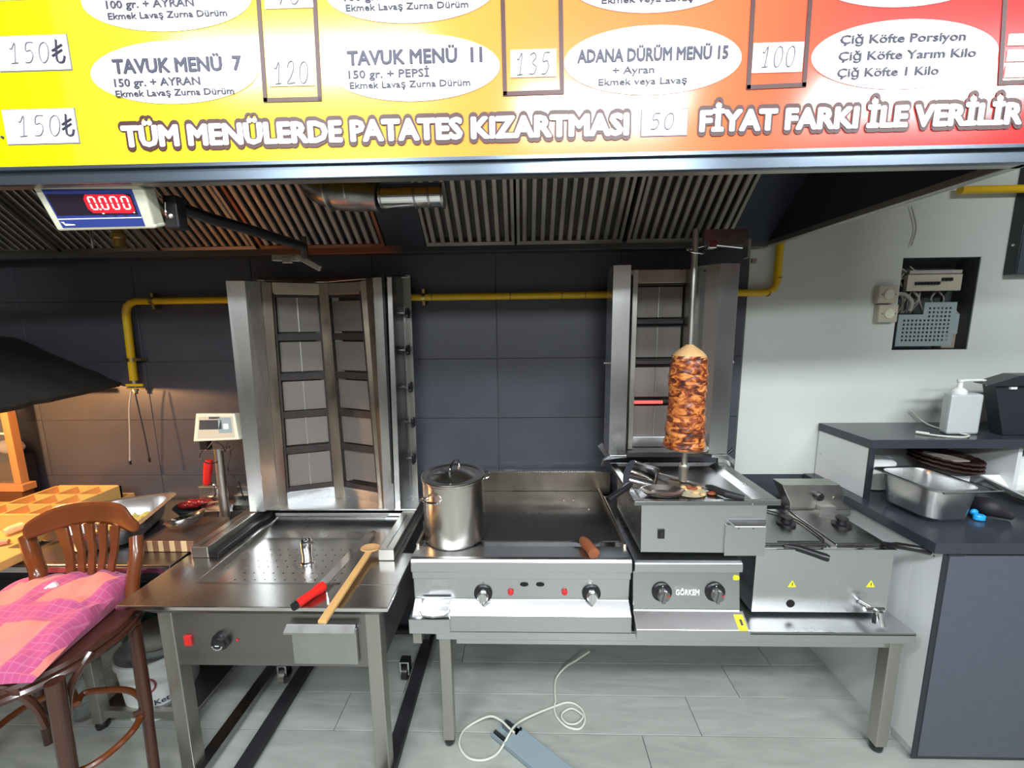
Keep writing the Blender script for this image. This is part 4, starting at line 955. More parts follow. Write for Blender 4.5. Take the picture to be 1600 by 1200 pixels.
tag(MB().ball((2.13, 1.60, WZ+.062), .045, (1.2, .9, .75), 3).build('bread_roll', 'napkin', smooth=True, org=(2.13, 1.60, WZ+.06)), 'pale wrapped bread in the white takeaway box', 'bread')
bag = MB().tube(cat_pts([P(1520, 786, z=WZ+.035), P(1545, 792, z=WZ+.04), P(1565, 800, z=WZ+.028), P(1582, 806, z=WZ+.02)], 4), [.028, .03, .032, .035, .036, .034, .03, .027, .025, .022, .02, .019, .017], 14).build('black_pouch', 'blackm', smooth=True, org=P(1550, 800, z=WZ))
tag(bag, 'black pouch lying behind the blue cap on the worktop', 'pouch')
bc_ = thing('blue_cap', 'bright blue plastic cap beside the steel pan', 'cap', P(1530, 806, z=WZ+.01))
q = P(1530, 808, z=WZ+.012)
MB().lathe([(.001, .010), (.016, .010), (.020, .006), (.020, -.008), (.016, -.010)], q, 20, sy=.7).build('cap', 'blue', bc_, smooth=True)
MB().ball(P(1522, 800, z=WZ+.02), .016, (.9, .6, .8), 2).build('tab', 'blue', bc_, smooth=True)

# ================================================================== CABLES ON THE FLOOR
fp = [(921, 1018), (900, 1032), (884, 1042), (869, 1060), (867, 1080), (868, 1095), (866, 1105), (870, 1120), (885, 1135), (905, 1139), (914, 1126), (910, 1110), (898, 1100), (884, 1098), (866, 1104), (840, 1118), (815, 1130), (803, 1145), (795, 1158), (780, 1174), (765, 1185), (748, 1188), (730, 1183), (718, 1165), (722, 1145), (738, 1131), (765, 1127), (782, 1133), (795, 1145), (804, 1153)]
pts = [P(u, v, z=.006 if i > 3 else .006+.02*(3-i)) for i, (u, v) in enumerate(fp)]
for i in (15, 16, 17, 18): pts[i].z += .012
for i in (26, 27, 28, 29): pts[i].z = .030
for i in (17, 18): pts[i].z = .034
tag(MB().tube(cat_pts(pts, 5), .0042, 8).build('power_cable', 'cable', smooth=True, org=pts[10]), 'looped white power cable lying on the floor tiles', 'cable')
lp = [P(u, v, z=.010) for u, v in ((905, 1113), (893, 1107), (880, 1113), (878, 1122), (888, 1131), (902, 1130), (911, 1120))]
MB().tube(cat_pts(lp, 6, True), .0038, 8, True).build('cable_loop', 'cable', bpy.data.objects['power_cable'], smooth=True)
tk = thing('cable_duct', 'grey-blue plastic cable duct lying on the floor', 'duct', P(830, 1180, z=0))
A = P(793, 1150, z=0); D = P(872, 1215, z=0); A.z = D.z = 0
dd = (D-A).normalized(); nn = Vector((-dd.y, dd.x, 0))
if nn.x < 0: nn = -nn
def dk(s, t, z): return A+dd*s+nn*t+Vector((0, 0, z))
Ld = .50
def dbox(mb, s0, s1, t0, t1, z0, z1): return mb.loft([[dk(s0, t0, z0), dk(s1, t0, z0), dk(s1, t1, z0), dk(s0, t1, z0)], [dk(s0, t0, z1), dk(s1, t0, z1), dk(s1, t1, z1), dk(s0, t1, z1)]])
mb = MB(); dbox(mb, -.05, Ld, -.045, -.041, .001, .022); dbox(mb, -.03, Ld, .041, .045, .001, .022); dbox(mb, -.05, Ld, -.045, .045, .001, .004); mb.build('base_channel', 'trunk', tk)
mb = MB(); dbox(mb, .02, Ld, -.046, .046, .020, .026); mb.build('cover', 'trunk', tk, bevel=.002)
mb = MB(); dbox(mb, -.045, .03, -.034, -.022, .004, .02); dbox(mb, -.035, .04, .008, .034, .004, .026); mb.build('inner_clip', 'steeld', tk)
MB().cyl(dk(.04, .036, .024), dk(.04, .036, .032), .006, n=10).build('screw', 'black', tk)
# ================================================================== LEFT DONER CART
CT = .75
cart = thing('doner_cart', 'steel doner cart with perforated tray under the double grill', 'cart', (-.89, 1.5, 0))
C0, C1, F0 = -1.262, -.492, 1.20
# rim with recess
rx0, rx1, ry0, ry1 = -1.185, -.655, 1.272, 1.775
M['carttop'] = mat('smudged_steel_top', (0.52, 0.51, 0.50), 0.25, 1, 5, 0.10, 0, 20, (1, 1, 1), 0.05)
rim = MB()
for q in ((-1.352, -.445, 1.158, ry0), (-1.352, rx0, ry0, 1.47), (rx1, -.445, ry0, 1.47), (-1.30, rx0, 1.47, 1.92), (rx1, -.490, 1.47, 1.92), (rx0, rx1, ry1, 1.92)):
    rim.box(*q, CT-.006, CT)
rim.build('top_rim', 'carttop', cart, bevel=.001)
B(-1.352, -.445, 1.155, 1.160, CT-.014, CT-.001).box(-.449, -.444, 1.158, 1.47, CT-.014, CT-.001).box(-1.355, -1.350, 1.158, 1.47, CT-.014, CT-.001).build('rim_edge', 'chrome', cart, bevel=.001)
# angled underside down to the body
MB().prism([(0, 1.16, CT-.014), (0, F0, CT-.05), (0, F0, CT-.012)], (0, 0, 0)).bm.free()
MB().loft([[(-1.34, 1.165, CT-.013), (-.455, 1.165, CT-.013), (-.455, 1.30, CT-.013), (-1.34, 1.30, CT-.013)], [(C0, F0-.002, CT-.058), (C1, F0-.002, CT-.058), (C1, 1.32, CT-.058), (C0, 1.32, CT-.058)]]).build('under_rim', 'steeld', cart)
pz = .722; pt = MB()
pt.loft([[(rx0, ry0, CT-.002), (rx1, ry0, CT-.002), (rx1, ry1, CT-.002), (rx0, ry1, CT-.002)], [(rx0+.006, ry0+.006, pz), (rx1-.004, ry0+.006, pz), (rx1-.004, 1.63, pz), (rx0+.006, 1.63, pz)]], True, False)
pt.build('tray_wall', 'carttop', cart)
# perforated plate, real holes: strips around square holes
pp = MB(); hx, hy = .038, .040; x0, y0 = rx0+.09, ry0+.045
xs_, ys_ = [], []
cols, rws = 11, 6
pp.box(rx0+.006, x0, ry0+.006, 1.63, pz-.002, pz); pp.box(x0+cols*hx, rx1-.004, ry0+.006, 1.63, pz-.002, pz)
pp.box(x0, x0+cols*hx, ry0+.006, y0, pz-.002, pz); pp.box(x0, x0+cols*hx, y0+rws*hy, 1.63, pz-.002, pz)
for j in range(rws):
    for i in range(cols):
        a, b = x0+i*hx, y0+j*hy; h = .0028; mx_, my_ = a+hx*(.5 if j % 2 else .3), b+hy/2
        pp.box(a, mx_-h, b, b+hy, pz-.002, pz); pp.box(mx_+h, a+hx, b, b+hy, pz-.002, pz); pp.box(mx_-h, mx_+h, b, my_-h, pz-.002, pz); pp.box(mx_-h, mx_+h, my_+h, b+hy, pz-.002, pz)
pp.build('perforated_plate', 'carttop', cart)
B(rx0, rx1, ry0, ry1, pz-.05, pz-.02).build('tray_bottom', 'hole', cart)
# body
B(C0+.045, C1-.045, F0+.004, F0+.012, .487, CT-.058).build('front_panel', 'steeld2' if 'steeld2' in M else mat('grey_front_sheet', (.30, .285, .28), .36, 1, 14, .12, .04, 50, (.05, 1, 1), .05), cart)
B(C0+.004, C0+.012, F0+.03, 1.88, .487, CT-.012).build('side_panel', 'steeld', cart)
B(C1-.012, C1-.004, F0+.03, 1.88, .487, CT-.012).build('side_panel', 'steeld', cart)
B(C0+.02, C1-.02, F0+.02, 1.88, .487, .49).build('bottom_panel', 'steeld', cart)
for x in (C0, C1-.05):
    for y in (F0, 1.83):
        B(x, x+.05, y, y+.05, .03 if y > 1.5 else .03, CT-.052).build('leg', 'steels', cart, bevel=.003)
        MB().lathe([(.016, .03), (.022, .02), (.02, 0)], (x+.025, y+.025, 0), 16).build('foot', 'black', cart)
# rails the grill slides on
for x0, x1, ya in ((-1.325, -1.255, 1.43), (-.567, -.505, 1.415)):
    rl = B(x0, x1, ya, 1.90, CT+.001, CT+.047).build('slide_rail', 'steels', cart, bevel=.003)
    MB().box((x0+x1)/2-.004, (x0+x1)/2+.002, ya+.01, 1.70, CT+.047, CT+.0495).build('rail_ridge', 'steeld', rl)
B(-1.253, -1.215, 1.43, 1.80, CT+.001, CT+.020).build('black_channel', 'black', cart, bevel=.002)
n = 28
MB().prism([(-1.20, 1.775, CT+.002), (-.585, 1.775, CT+.002), (-.60, 1.815, CT+.002), (-.70, 1.87, CT+.002), (-1.10, 1.87, CT+.002), (-1.19, 1.82, CT+.002)], (0, 0, .016)).build('turntable_plate', 'steelx', cart, bevel=.002)
c = P(294, 1001, y=F0); B(c.x-.013, c.x+.012, F0-.004, F0+.006, c.z-.019, c.z+.019).build('power_switch', 'redk', cart, bevel=.002)
MB().box(c.x-.006, c.x+.006, F0-.0055, F0-.003, c.z-.012, c.z+.012).build('rocker', 'red', cart.children[-1])
c = P(346, 1001, y=F0)
kb = MB().lathe([(.031, -.004), (.031, .006), (.025, .010), (.024, .018), (.020, .021), (.001, .021)], (c.x, F0, c.z), 28, 'y').build('thermostat_knob', 'black', cart, smooth=True)
mb = MB()
for i in range(9):
    a_ = math.radians(200+i*17.5); r0, r1 = .019, .0235
    u_, w_ = Vector((math.cos(a_), 0, math.sin(a_))), Vector((-math.sin(a_), 0, math.cos(a_)))*.0008
    o_ = Vector((c.x, F0-.0215, c.z)); mb.prism([o_+u_*r0*.8-w_, o_+u_*r1*.85-w_, o_+u_*r1*.85+w_, o_+u_*r0*.8+w_], (0, -.0006, 0))
mb.box(c.x-.007, c.x+.007, F0-.022, F0-.021, c.z-.004, c.z-.001); mb.build('dial_marks', 'whitep', kb)
c = P(370, 1001, y=F0); MB().lathe([(.005, 0), (.004, .003), (.001, .004)], (c.x, F0+.003, c.z), 10, 'y').build('indicator_lamp', 'redk', cart)
a = P(460, 1037, y=F0-.01); b = P(556, 985, y=F0-.01)
M['drawer'] = mat('pale_brushed_sheet', (.52, .52, .51), .42, 1, 20, .1, .05, 60, (1, 1, .3), .05)
dw = MB().box(a.x, b.x, F0-.012, F0+.003, a.z, b.z).build('drip_drawer', 'drawer', cart, bevel=.003)
MB().prism([(a.x-.02, F0-.024, b.z+.000), (a.x-.012, F0-.012, b.z+.024), (b.x+.002, F0-.012, b.z+.024), (b.x, F0-.024, b.z+.000)], (0, 0, -.008)).build('drawer_lip', 'drawer', dw, bevel=.0015)
MB().cyl(P(512, 934, z=CT), P(512, 934, z=CT)+Vector((0, 0, .022)), .004, n=10).build('locating_pin', 'chrome', cart)
# low frame rails and castors
for x in (-1.215, -1.055, -.505):
    B(x-.026, x+.026, 1.0, 1.90, .012, .045).build('floor_rail', 'blackm' if x != -1.215 else 'steeld', cart, bevel=.002)
B(-1.22, -.50, 1.86, 1.89, .045, .07).build('cross_rail', 'black', cart)
for u, v in ((445, 1052), (634, 1046)):
    c = P(u, v, z=.05); cs_ = MB().cyl((c.x-.013, c.y, .042), (c.x+.013, c.y, .042), .034, n=24).build('castor_wheel', 'steels' if u < 500 else 'black', cart, smooth=True)
    MB().box(c.x-.022, c.x-.015, c.y-.02, c.y+.02, .04, .10).box(c.x+.015, c.x+.022, c.y-.02, c.y+.02, .04, .10).box(c.x-.022, c.x+.022, c.y-.02, c.y+.02, .10, .106).build('castor_fork', 'chrome', cs_)

# pin socket on tray
so = tag(MB().lathe([(.027, 0), (.027, .004), (.021, .008), (.019, .035), (.022, .06), (.022, .092), (.017, .094), (.016, .07), (.001, .07)], (-.868, 1.45, pz), 24).build('spit_holder', 'chrome', smooth=True, org=(-.868, 1.45, pz)), 'shiny empty spit holder standing on the perforated tray', 'holder')
MB().tube([(-.86, 1.44, pz+.086), (-.832, 1.44, pz+.088)], .005, 8).build('locking_lever', 'steeld', so)
# doner knife with red grip
kn = thing('doner_knife', 'long doner knife with red grip lying on the cart', 'knife', (-.70, 1.3, CT))
h0, h1 = P(463, 945, z=CT+.016), P(503, 917, z=CT+.016)
b0, b1 = P(505, 912, z=CT+.014), P(584, 829, z=CT+.014)
dd_ = (b1-b0).normalized(); nn_ = Vector((-dd_.y, dd_.x, 0))
MB().prism([b0-nn_*.018, b0+nn_*.016, b0.lerp(b1, .93)+nn_*.020, b1, b0.lerp(b1, .97)-nn_*.016], (0, 0, .002)).build('blade', 'chrome', kn)
MB().tube([h0, h0.lerp(h1, .2), h0.lerp(h1, .6), h0.lerp(h1, .9), h1+(h1-h0).normalized()*.006], [.013, .015, .014, .019, .017], 12).build('grip', 'red', kn, smooth=True)
MB().tube([h0-(h1-h0).normalized()*.012, h0+(h1-h0).normalized()*.001], [.013, .0145], 12).build('grip_cap', 'black', kn, smooth=True)
# wooden spoon
sp = thing('wooden_spoon', 'long wooden spoon lying from the cart tray over the drawer', 'spoon', (-.63, 1.25, CT))
q0, q1 = P(503, 973, z=CT+.012), P(577, 862, z=CT+.024)
e = (q1-q0).normalized(); s_ = Vector((-e.y, e.x, 0)).normalized()
def sq(p, w_, h): return [p-s_*w_-Vector((0, 0, h)), p+s_*w_-Vector((0, 0, h)), p+s_*w_+Vector((0, 0, h)), p-s_*w_+Vector((0, 0, h))]
MB().loft([sq(q0, .014, .006), sq(q0.lerp(q1, .5), .0125, .006), sq(q1, .012, .006)]).build('handle', 'spoonh' if 'spoonh' in M else mat('pale_spoon_wood', (.62, .37, .14), .5, 0, 20, .15, .05, 30), sp, bevel=.003)
ce = P(579, 857, z=CT+.028)
MB().lathe([(.001, -.008), (.030, -.006), (.040, .002), (.037, .006), (.02, .002), (.001, .0)], ce, 24, sy=.72).build('bowl', 'spoon', sp, smooth=True)

# ================================================================== LEFT DOUBLE GRILL
tw = thing('double_grill', 'tall two-sided open burner grill of folded steel on the cart', 'grill', (-.9, 1.82, CT+.05))
def quad(tl, tr, br, bl): return [tl, tr, br, bl]
def strip(name, m_, tops, bots, par=tw, th=.004, bevel=0):
    # tops/bots: list of (u, v, Y)
    T_ = [P(u, v, y=Y) for u, v, Y in tops]; B_ = [P(u, v, y=Y) for u, v, Y in bots]
    return MB().sheet([T_, B_]).build(name, m_, par, solid=th)
strip('wing', 'steel', [(353, 439, 1.72), (382, 439, 1.735), (408, 440, 1.80)], [(391, 799, 1.72), (413, 799, 1.735), (438, 788, 1.80)])
strip('column_edge', 'greasy', [(409, 440, 1.795), (424, 442, 1.795)], [(437, 789, 1.795), (449, 787, 1.795)], th=.008)
Lp = [P(424, 441, y=1.80), P(500, 443, y=1.875), P(527, 778, y=1.875), P(449, 788, y=1.80)]
Rp_ = [P(510, 443, y=1.875), P(564, 440, y=1.80), P(596, 789, y=1.80), P(537, 778, y=1.875)]
def slab(pan, s0, s1, t0, t1, off, th, name, m_, par, bevel=.001):
    tl, tr, br, bl = pan
    def q(s, t): return (tl*(1-s)+tr*s)*(1-t) + (bl*(1-s)+br*s)*t
    nrm = (tr-tl).cross(bl-tl).normalized()
    if nrm.y > 0: nrm = -nrm
    a = [q(s0, t0), q(s1, t0), q(s1, t1), q(s0, t1)]
    return MB().loft([[p+nrm*off for p in a], [p+nrm*(off+th) for p in a]]).build(name, m_, par, bevel=bevel)
def burner(pan, rows, v0, v1, seam):
    tt = lambda v: (v-v0)/(v1-v0)
    slab(pan, 0, 1, 0, 1, -.03, .004, 'burner_backing', 'sooty', tw)
    slab(pan, 0, 1, 0, tt(459), -.004, .006, 'upper_sill', 'greasy', tw)
    slab(pan, 0, 1, tt(763), 1, -.004, .006, 'lower_sill', 'steelx', tw)
    slab(pan, 0, .05, tt(455), tt(765), -.02, .022, 'burner_stile', 'sooty', tw); slab(pan, .93, 1, tt(455), tt(765), -.02, .022, 'burner_stile', 'sooty', tw)
    for a, b in rows:
        bp2 = slab(pan, .06, .92, tt(a), tt(b), -.022, .008, 'burner_plate', 'mesh', tw)
        if seam: slab(pan, .47, .495, tt(a), tt(b), -.015, .003, 'mesh_seam', 'steels', bp2, 0)
    ed = [r for r in rows]
    vs_ = [458] + [(ed[i][1]+ed[i+1][0])/2 for i in range(4)] + [761]
    for v in vs_: slab(pan, .0, 1, tt(v-5), tt(v+5), -.012, .010, 'burner_bar', 'sooty', tw)
burner(Lp, [(463, 514), (529, 574), (589, 634), (646, 689), (704, 756)], 442, 783, True)
burner(Rp_, [(468, 513), (529, 573), (588, 633), (646, 689), (702, 750)], 442, 783, False)
strip('centre_strip', 'greasy', [(498, 443, 1.872), (512, 443, 1.872)], [(524, 778, 1.868), (539, 778, 1.868)], th=.006)
strip('column_edge', 'greasy', [(563, 440, 1.796), (572, 438, 1.796), (582, 436, 1.75)], [(593, 788, 1.796), (598, 790, 1.796), (602, 794, 1.75)], th=.006)
strip('front_wing', 'steel', [(583, 434, 1.745), (602, 433, 1.74)], [(601, 797, 1.745), (617, 797, 1.74)], th=.006)
strip('hinge_blade', 'black', [(596, 426, 1.73), (600, 426, 1.73)], [(612, 755, 1.73), (615, 755, 1.73)], th=.006)
strip('outer_edge', 'steel', [(605, 433, 1.735), (612, 433, 1.735)], [(618, 797, 1.735), (626, 797, 1.735)], th=.006)
strip('side_panel', 'darksheet', [(611, 433, 1.74), (628, 431, 1.895)], [(626, 797, 1.74), (641, 782, 1.895)], th=.004)
strip('rear_flange', 'steels', [(627, 430, 1.90), (641, 430, 1.90)], [(641, 781, 1.90), (654, 781, 1.90)], th=.006)
MB().sheet([[P(402, 438, y=1.80), P(480, 441, y=1.87), P(508, 441, y=1.875), P(572, 436, y=1.80), P(641, 433, y=1.90)], [P(402, 433, y=1.912), P(480, 434, y=1.912), P(508, 433, y=1.912), P(572, 432, y=1.912), P(641, 430, y=1.912)]]).build('top_plate', 'steels', tw, solid=.004)
B(-1.30, -.56, 1.885, 1.912, .80, 1.86).build('rear_housing', 'steeld', tw, bevel=.002)
B(-1.25, -.50, 1.74, 1.91, CT+.048, CT+.056).build('base_plate', 'steelx', tw, bevel=.002)
for u, v in ((637, 489), (638, 547), (642, 605), (646, 660), (647, 717)):
    c = P(u-3, v, y=1.86)
    kk = MB().cyl(c-Vector((.03, 0, 0)), c+Vector((.002, 0, 0)), .006, n=10).build('gas_knob_stem', 'steeld', tw)
    mb = MB(); rr = []
    for x_, sc2 in ((0, .7), (.004, 1), (.012, 1), (.016, .7)):
        rr.append([(c.x+x_, c.y+math.cos(a)*(.022+.006*math.cos(a*6))*sc2, c.z+math.sin(a)*(.022+.006*math.cos(a*6))*sc2) for a in [2*math.pi*i/36 for i in range(36)]])
    mb.loft(rr).build('gas_knob', 'black', kk, smooth=True)
# folding bracket over the grill
fb = thing('folding_bracket', 'grey folding metal bracket hanging below the hood', 'bracket', P(455, 402, y=1.55))
y = 1.55
p0, p1, p2 = P(424, 402, y=y), P(468, 403, y=y), P(500, 420, y=y)
def bar(a, b, w_, th, name, m_, par):
    d_ = (b-a).normalized(); n_ = Vector((-d_.z, 0, d_.x))*w_
    return MB().prism([a-n_, b-n_, b+n_, a+n_], (0, th, 0)).build(name, m_, par, bevel=.003)
bar(p0, p1, .013, .014, 'bracket_plate', 'steels', fb)
bar(P(462, 399, y=y-.006), p2, .011, .012, 'bracket_arm', 'steels', fb)
bar(P(440, 406, y=y-.004), P(456, 406, y=y-.004), .012, .01, 'bracket_tab', 'steels', fb)
MB().cyl((P(461, 399, y=y).x, y-.010, P(461, 399, y=y).z), (P(461, 399, y=y).x, y, P(461, 399, y=y).z), .004, n=10).build('pin', 'chrome', fb)
B(P(470, 395, y=y).x, P(470, 395, y=y).x+.012, y+.015, y+.03, P(470, 402, y=y).z, HZ+.01).build('hanger', 'steeld', fb)

# ================================================================== SCALE DISPLAY
TL, TR, BL, BR = P(48, 289, y=.975), P(222, 289, y=.975), P(90, 361, y=1.015), P(245, 357, y=1.015)
sd_ = thing('scale_display', 'cream weighing scale display with red digits under the hood', 'display', TL)
ex = (TR-TL)
def dq(a, b, off=0.0):
    """a,b in 0..1 across and down the tilted display face"""
    n = (TR-TL).cross(BL-TL).normalized(); n = n if n.y < 0 else -n
    t = TL.lerp(TR, a); q = BL.lerp(BR, a); return t.lerp(q, b)+n*off
def dpoly(mb, pts, off, th): return mb.loft([[dq(a, b, off) for a, b in pts], [dq(a, b, off+th) for a, b in pts]])
hs = dpoly(MB(), [(0, 0), (.94, -.02), (1.0, .10), (.985, .90), (1.0, .97), (.97, 1.0), (0, 1)], -.035, .035).build('housing', 'cream', sd_, bevel=.004)
def inner(a, b):
    # maps the blue face to 0..1
    c0_, c1_ = .075, .895
    return (c0_+(c1_-c0_)*a, .09+.84*b)
dpoly(MB(), [inner(0, 0), inner(1, 0), inner(1, 1), inner(0, 1)], .0, .0012).build('face_panel', 'dispblue', sd_)
dpoly(MB(), [inner(.02, .12), inner(.97, .12), inner(.97, .67), inner(.02, .67)], .0012, .0005).build('display_window', 'dispblack', sd_)
dpoly(MB(), [inner(.46, .13), inner(.90, .13), inner(.955, .20), inner(.955, .58), inner(.90, .64), inner(.46, .62), inner(.42, .50), inner(.42, .25)], .0017, .0004).build('lit_window', 'ledback', sd_)
dpoly(MB(), [inner(0, .755), inner(1, .745), inner(1, .775), inner(0, .785)], .0012, .0005).build('white_line', 'whitep', sd_)
def seg(mb, a0, b0, a1, b1, w=.010):
    hor = abs(a1-a0) > abs(b1-b0)
    if hor: pts = [(a0, b0-w*1.6), (a1, b0-w*1.6), (a1, b0+w*1.6), (a0, b0+w*1.6)]
    else: pts = [(a0-w*.8, b0), (a0+w*.8, b0), (a1+w*.8, b1), (a1-w*.8, b1)]
    dpoly(mb, [inner(*p) for p in pts], .0021, .0006)
for i in range(4):
    mb = MB(); x = .475+i*.125; w_ = .066; t_, mdl, bt = .20, .36, .52
    seg(mb, x+.006, t_, x+w_-.006, t_); seg(mb, x+.006, bt, x+w_-.006, bt)
    for xx in (x, x+w_):
        seg(mb, xx, t_+.02, xx, mdl-.018); seg(mb, xx, mdl+.018, xx, bt-.02)
    mb.build('digit_zero', 'led', sd_)
mb = MB(); seg(mb, .555, .52, .575, .52); mb.build('decimal_point', 'led', sd_)
mb = MB(); seg(mb, .565, .635, .585, .635, .008); mb.build('status_dot', 'led', sd_); mb = MB(); seg(mb, .93, .62, .945, .62, .007); mb.build('status_dot', 'led', sd_)
mb = MB()
for a in (.05, .55, .67, .80, .92): dpoly(mb, [inner(a, .69), inner(a+.05, .69), inner(a+.05, .71), inner(a, .71)], .0012, .0004)
for b in (.15, .28, .42): dpoly(mb, [inner(.972, b), inner(.99, b), inner(.99, b+.03), inner(.972, b+.03)], .0012, .0004)
mb.build('small_captions', 'bluegrey', sd_)
mb = MB(); dpoly(mb, [inner(.015, .84), inner(.055, .84), inner(.055, .89), inner(.17, .91), inner(.17, .94), inner(.05, .945), inner(.035, .88)], .0012, .0005); mb.build('maker_mark', 'whitep', sd_)
a = dq(1, .5)
MB().box(a.x-.002, a.x+.034, 1.035, 1.065, a.z-.04, HZ-.002).build('mount_box', 'black', sd_, bevel=.004)
c = P(265, 340, y=.997); k_ = MB().tube(cat_pts([(c.x-.004, .996, c.z+.035), (c.x-.004, .994, c.z+.01), (c.x+.004, .99, c.z), (c.x+.01, .994, c.z+.004)], 4), [.002]*4+[.003]*5+[.005]*4, 8).build('hook', 'chrome', sd_, smooth=True)
MB().tube([P(262, 318, y=1.06), P(330, 342, y=1.16), P(400, 362, y=1.28), P(474, 385, y=1.45), P(476, 400, y=1.50)], [.016, .016, .016, .016, .013], 10).build('support_arm', 'black', sd_, smooth=True, label='black arm running back under the hood')
MB().tube(cat_pts([P(250, 308, y=1.05), P(268, 318, y=1.10), P(282, 316, y=1.13), P(300, 328, y=1.18)], 4), .0025, 6).build('lead', 'pale', sd_, smooth=True)
hf = (MB().lathe([(.020, 0), (.020, .03), (.024, .034), (.024, .05), (.016, .054), (.016, .16)], P(187, 386, y=1.60), 20).build('brass_fitting', 'brass', hood, smooth=True))
MB().cyl(P(146, 388, y=1.3)+Vector((0, 0, .3)), P(146, 388, y=1.3), .0035, n=8).build('hanging_rod', 'chrome', hood)

# ================================================================== LEFT STEEL TABLE AND WHAT STANDS ON IT
LZ = .755
lt = thing('prep_table', 'dark steel prep table between the chair and the doner cart', 'table', (-1.7, 1.65, 0))
B(-2.05, -1.362, 1.372, 1.95, LZ-.03, LZ).build('table_top', 'steeld', lt, bevel=.003)
for x in (-1.78, -1.40):
    for y in (1.40, 1.86):
        lg = B(x-.02, x+.02, y-.02, y+.02, .03, LZ-.03).build('leg', 'steels', lt, bevel=.002)
        MB().lathe([(.018, .032), (.024, .02), (.022, 0)], (x, y, 0), 14).build('rubber_foot', 'black', lg)
B(-1.78, -1.38, 1.39, 1.41, .05, .085).build('lower_rail', 'steels', lt)
B(-1.80, -1.38, 1.41, 1.90, .06, .07).build('lower_shelf', 'steeld', lt)
B(-2.04, -1.38, 1.365, 1.373, LZ-.028, LZ-.006).build('front_edge', 'chrome', lt)
# cutting board of alternating strips
bd = thing('cutting_board', 'thick striped butcher block board on the prep table', 'board', (-1.45, 1.56, LZ))
x = -1.552; wds = [.020, .022, .024, .020, .026, .022, .026, .024, .030]; i = 0
for wd in wds:
    B(x, x+wd-.0006, 1.462, 1.665, LZ+.002, LZ+.047).build('wood_strip', 'strip2' if i % 2 == 0 else 'strip1', bd, bevel=.001); x += wd; i += 1
B(-1.552, x, 1.466, 1.665, LZ+.047, LZ+.0485).build('worn_surface', 'boardtop', bd)
BZ = LZ+.0485
bl = thing('steel_bowl', 'small steel bowl tipped on the butcher block board', 'bowl', (-1.425, 1.54, BZ))
MB().lathe([(.020, 0), (.036, .004), (.060, .024), (.073, .046), (.071, .047), (.057, .024), (.034, .007), (.001, .005)], (-1.425, 1.54, BZ+.006), 32).build('bowl', 'chrome', bl, smooth=True)
bl.rotation_euler = (math.radians(-6), math.radians(-14), 0); bl.location.z += .012
# pans behind
g1 = gn_pan('deep_tray', 'deep steel tray of chopped greens behind the chair', -1.93, -1.66, 1.43, 1.78, LZ+.001, .850, 20, 'steel', .085, .02)
MB().prism([(-1.90, 1.45, LZ+.045), (-1.65, 1.45, LZ+.045), (-1.65, 1.77, LZ+.045), (-1.90, 1.77, LZ+.045)], (0, 0, .006)).bm.free()
gr_ = []
for j in range(15):
    gr_.append([(-1.87+.15*i/13, 1.50+.21*j/14, LZ+.026+.03*noise.noise(Vector((i*.9, j*.9, 0)))+.018*(i/13)) for i in range(14)])
tag(MB().sheet(gr_).build('chopped_greens', 'lettuce', smooth=True, org=(-1.795, 1.605, LZ+.05)), 'pale yellow-green chopped salad filling the deep tray', 'salad')
bpy.data.objects['chopped_greens']['kind'] = 'stuff'; bpy.data.objects['chopped_greens'].rotation_euler[2] = math.radians(18)
# red pepper mass in pan
rp_ = tag(MB().lathe([(.06, 0), (.085, .04), (.088, .045), (.084, .046), (.058, .006), (.001, .004)], (-1.60, 1.80, LZ+.001), 28, sx=1.15).build('black_pan', 'blackm', smooth=True, org=(-1.60, 1.80, LZ)), 'black pan of red peppers at the back of the prep table', 'pan')
for i in range(11):
    a_ = random.uniform(0, 6.28); rr_ = random.uniform(0, .055); c = Vector((-1.60+rr_*math.cos(a_)*1.15, 1.80+rr_*math.sin(a_)*.8, LZ+.045+random.uniform(0, .018)))
    mb = MB().ball(c, .026, (random.uniform(.9, 1.5), .8, .7), 2)
    tag(mb.build('red_pepper', 'sauce', smooth=True, org=c), 'dark red pepper piled in the black pan', 'pepper', 'red peppers in the black pan')
MB().tube([P(313, 788, y=1.78), P(352, 782, y=1.74)], .004, 8).build('spoon_handle', 'chrome', bpy.data.objects['black_pan'])
tag(MB().loft([rrect(-1.53, -1.42, 1.72, 1.80, LZ+.001, .02), rrect(-1.535, -1.415, 1.715, 1.805, LZ+.05, .02)]).build('small_steel_tin', 'steel', org=(-1.47, 1.76, LZ)), 'small steel tin beside the scale post', 'tin')
for i, (dz, y0) in enumerate(((.095, 1.90), (.060, 1.87), (.022, 1.84))):
    tag(B(-1.47, -1.30, y0, y0+.03, LZ+.002, LZ+dz).build('steel_strip', 'steel', bevel=.002, org=(-1.4, y0, LZ)), ('tallest rear', 'middle', 'lowest front')[i]+' steel strip on the prep table behind the scale post', 'strip', 'steel strips on the prep table')
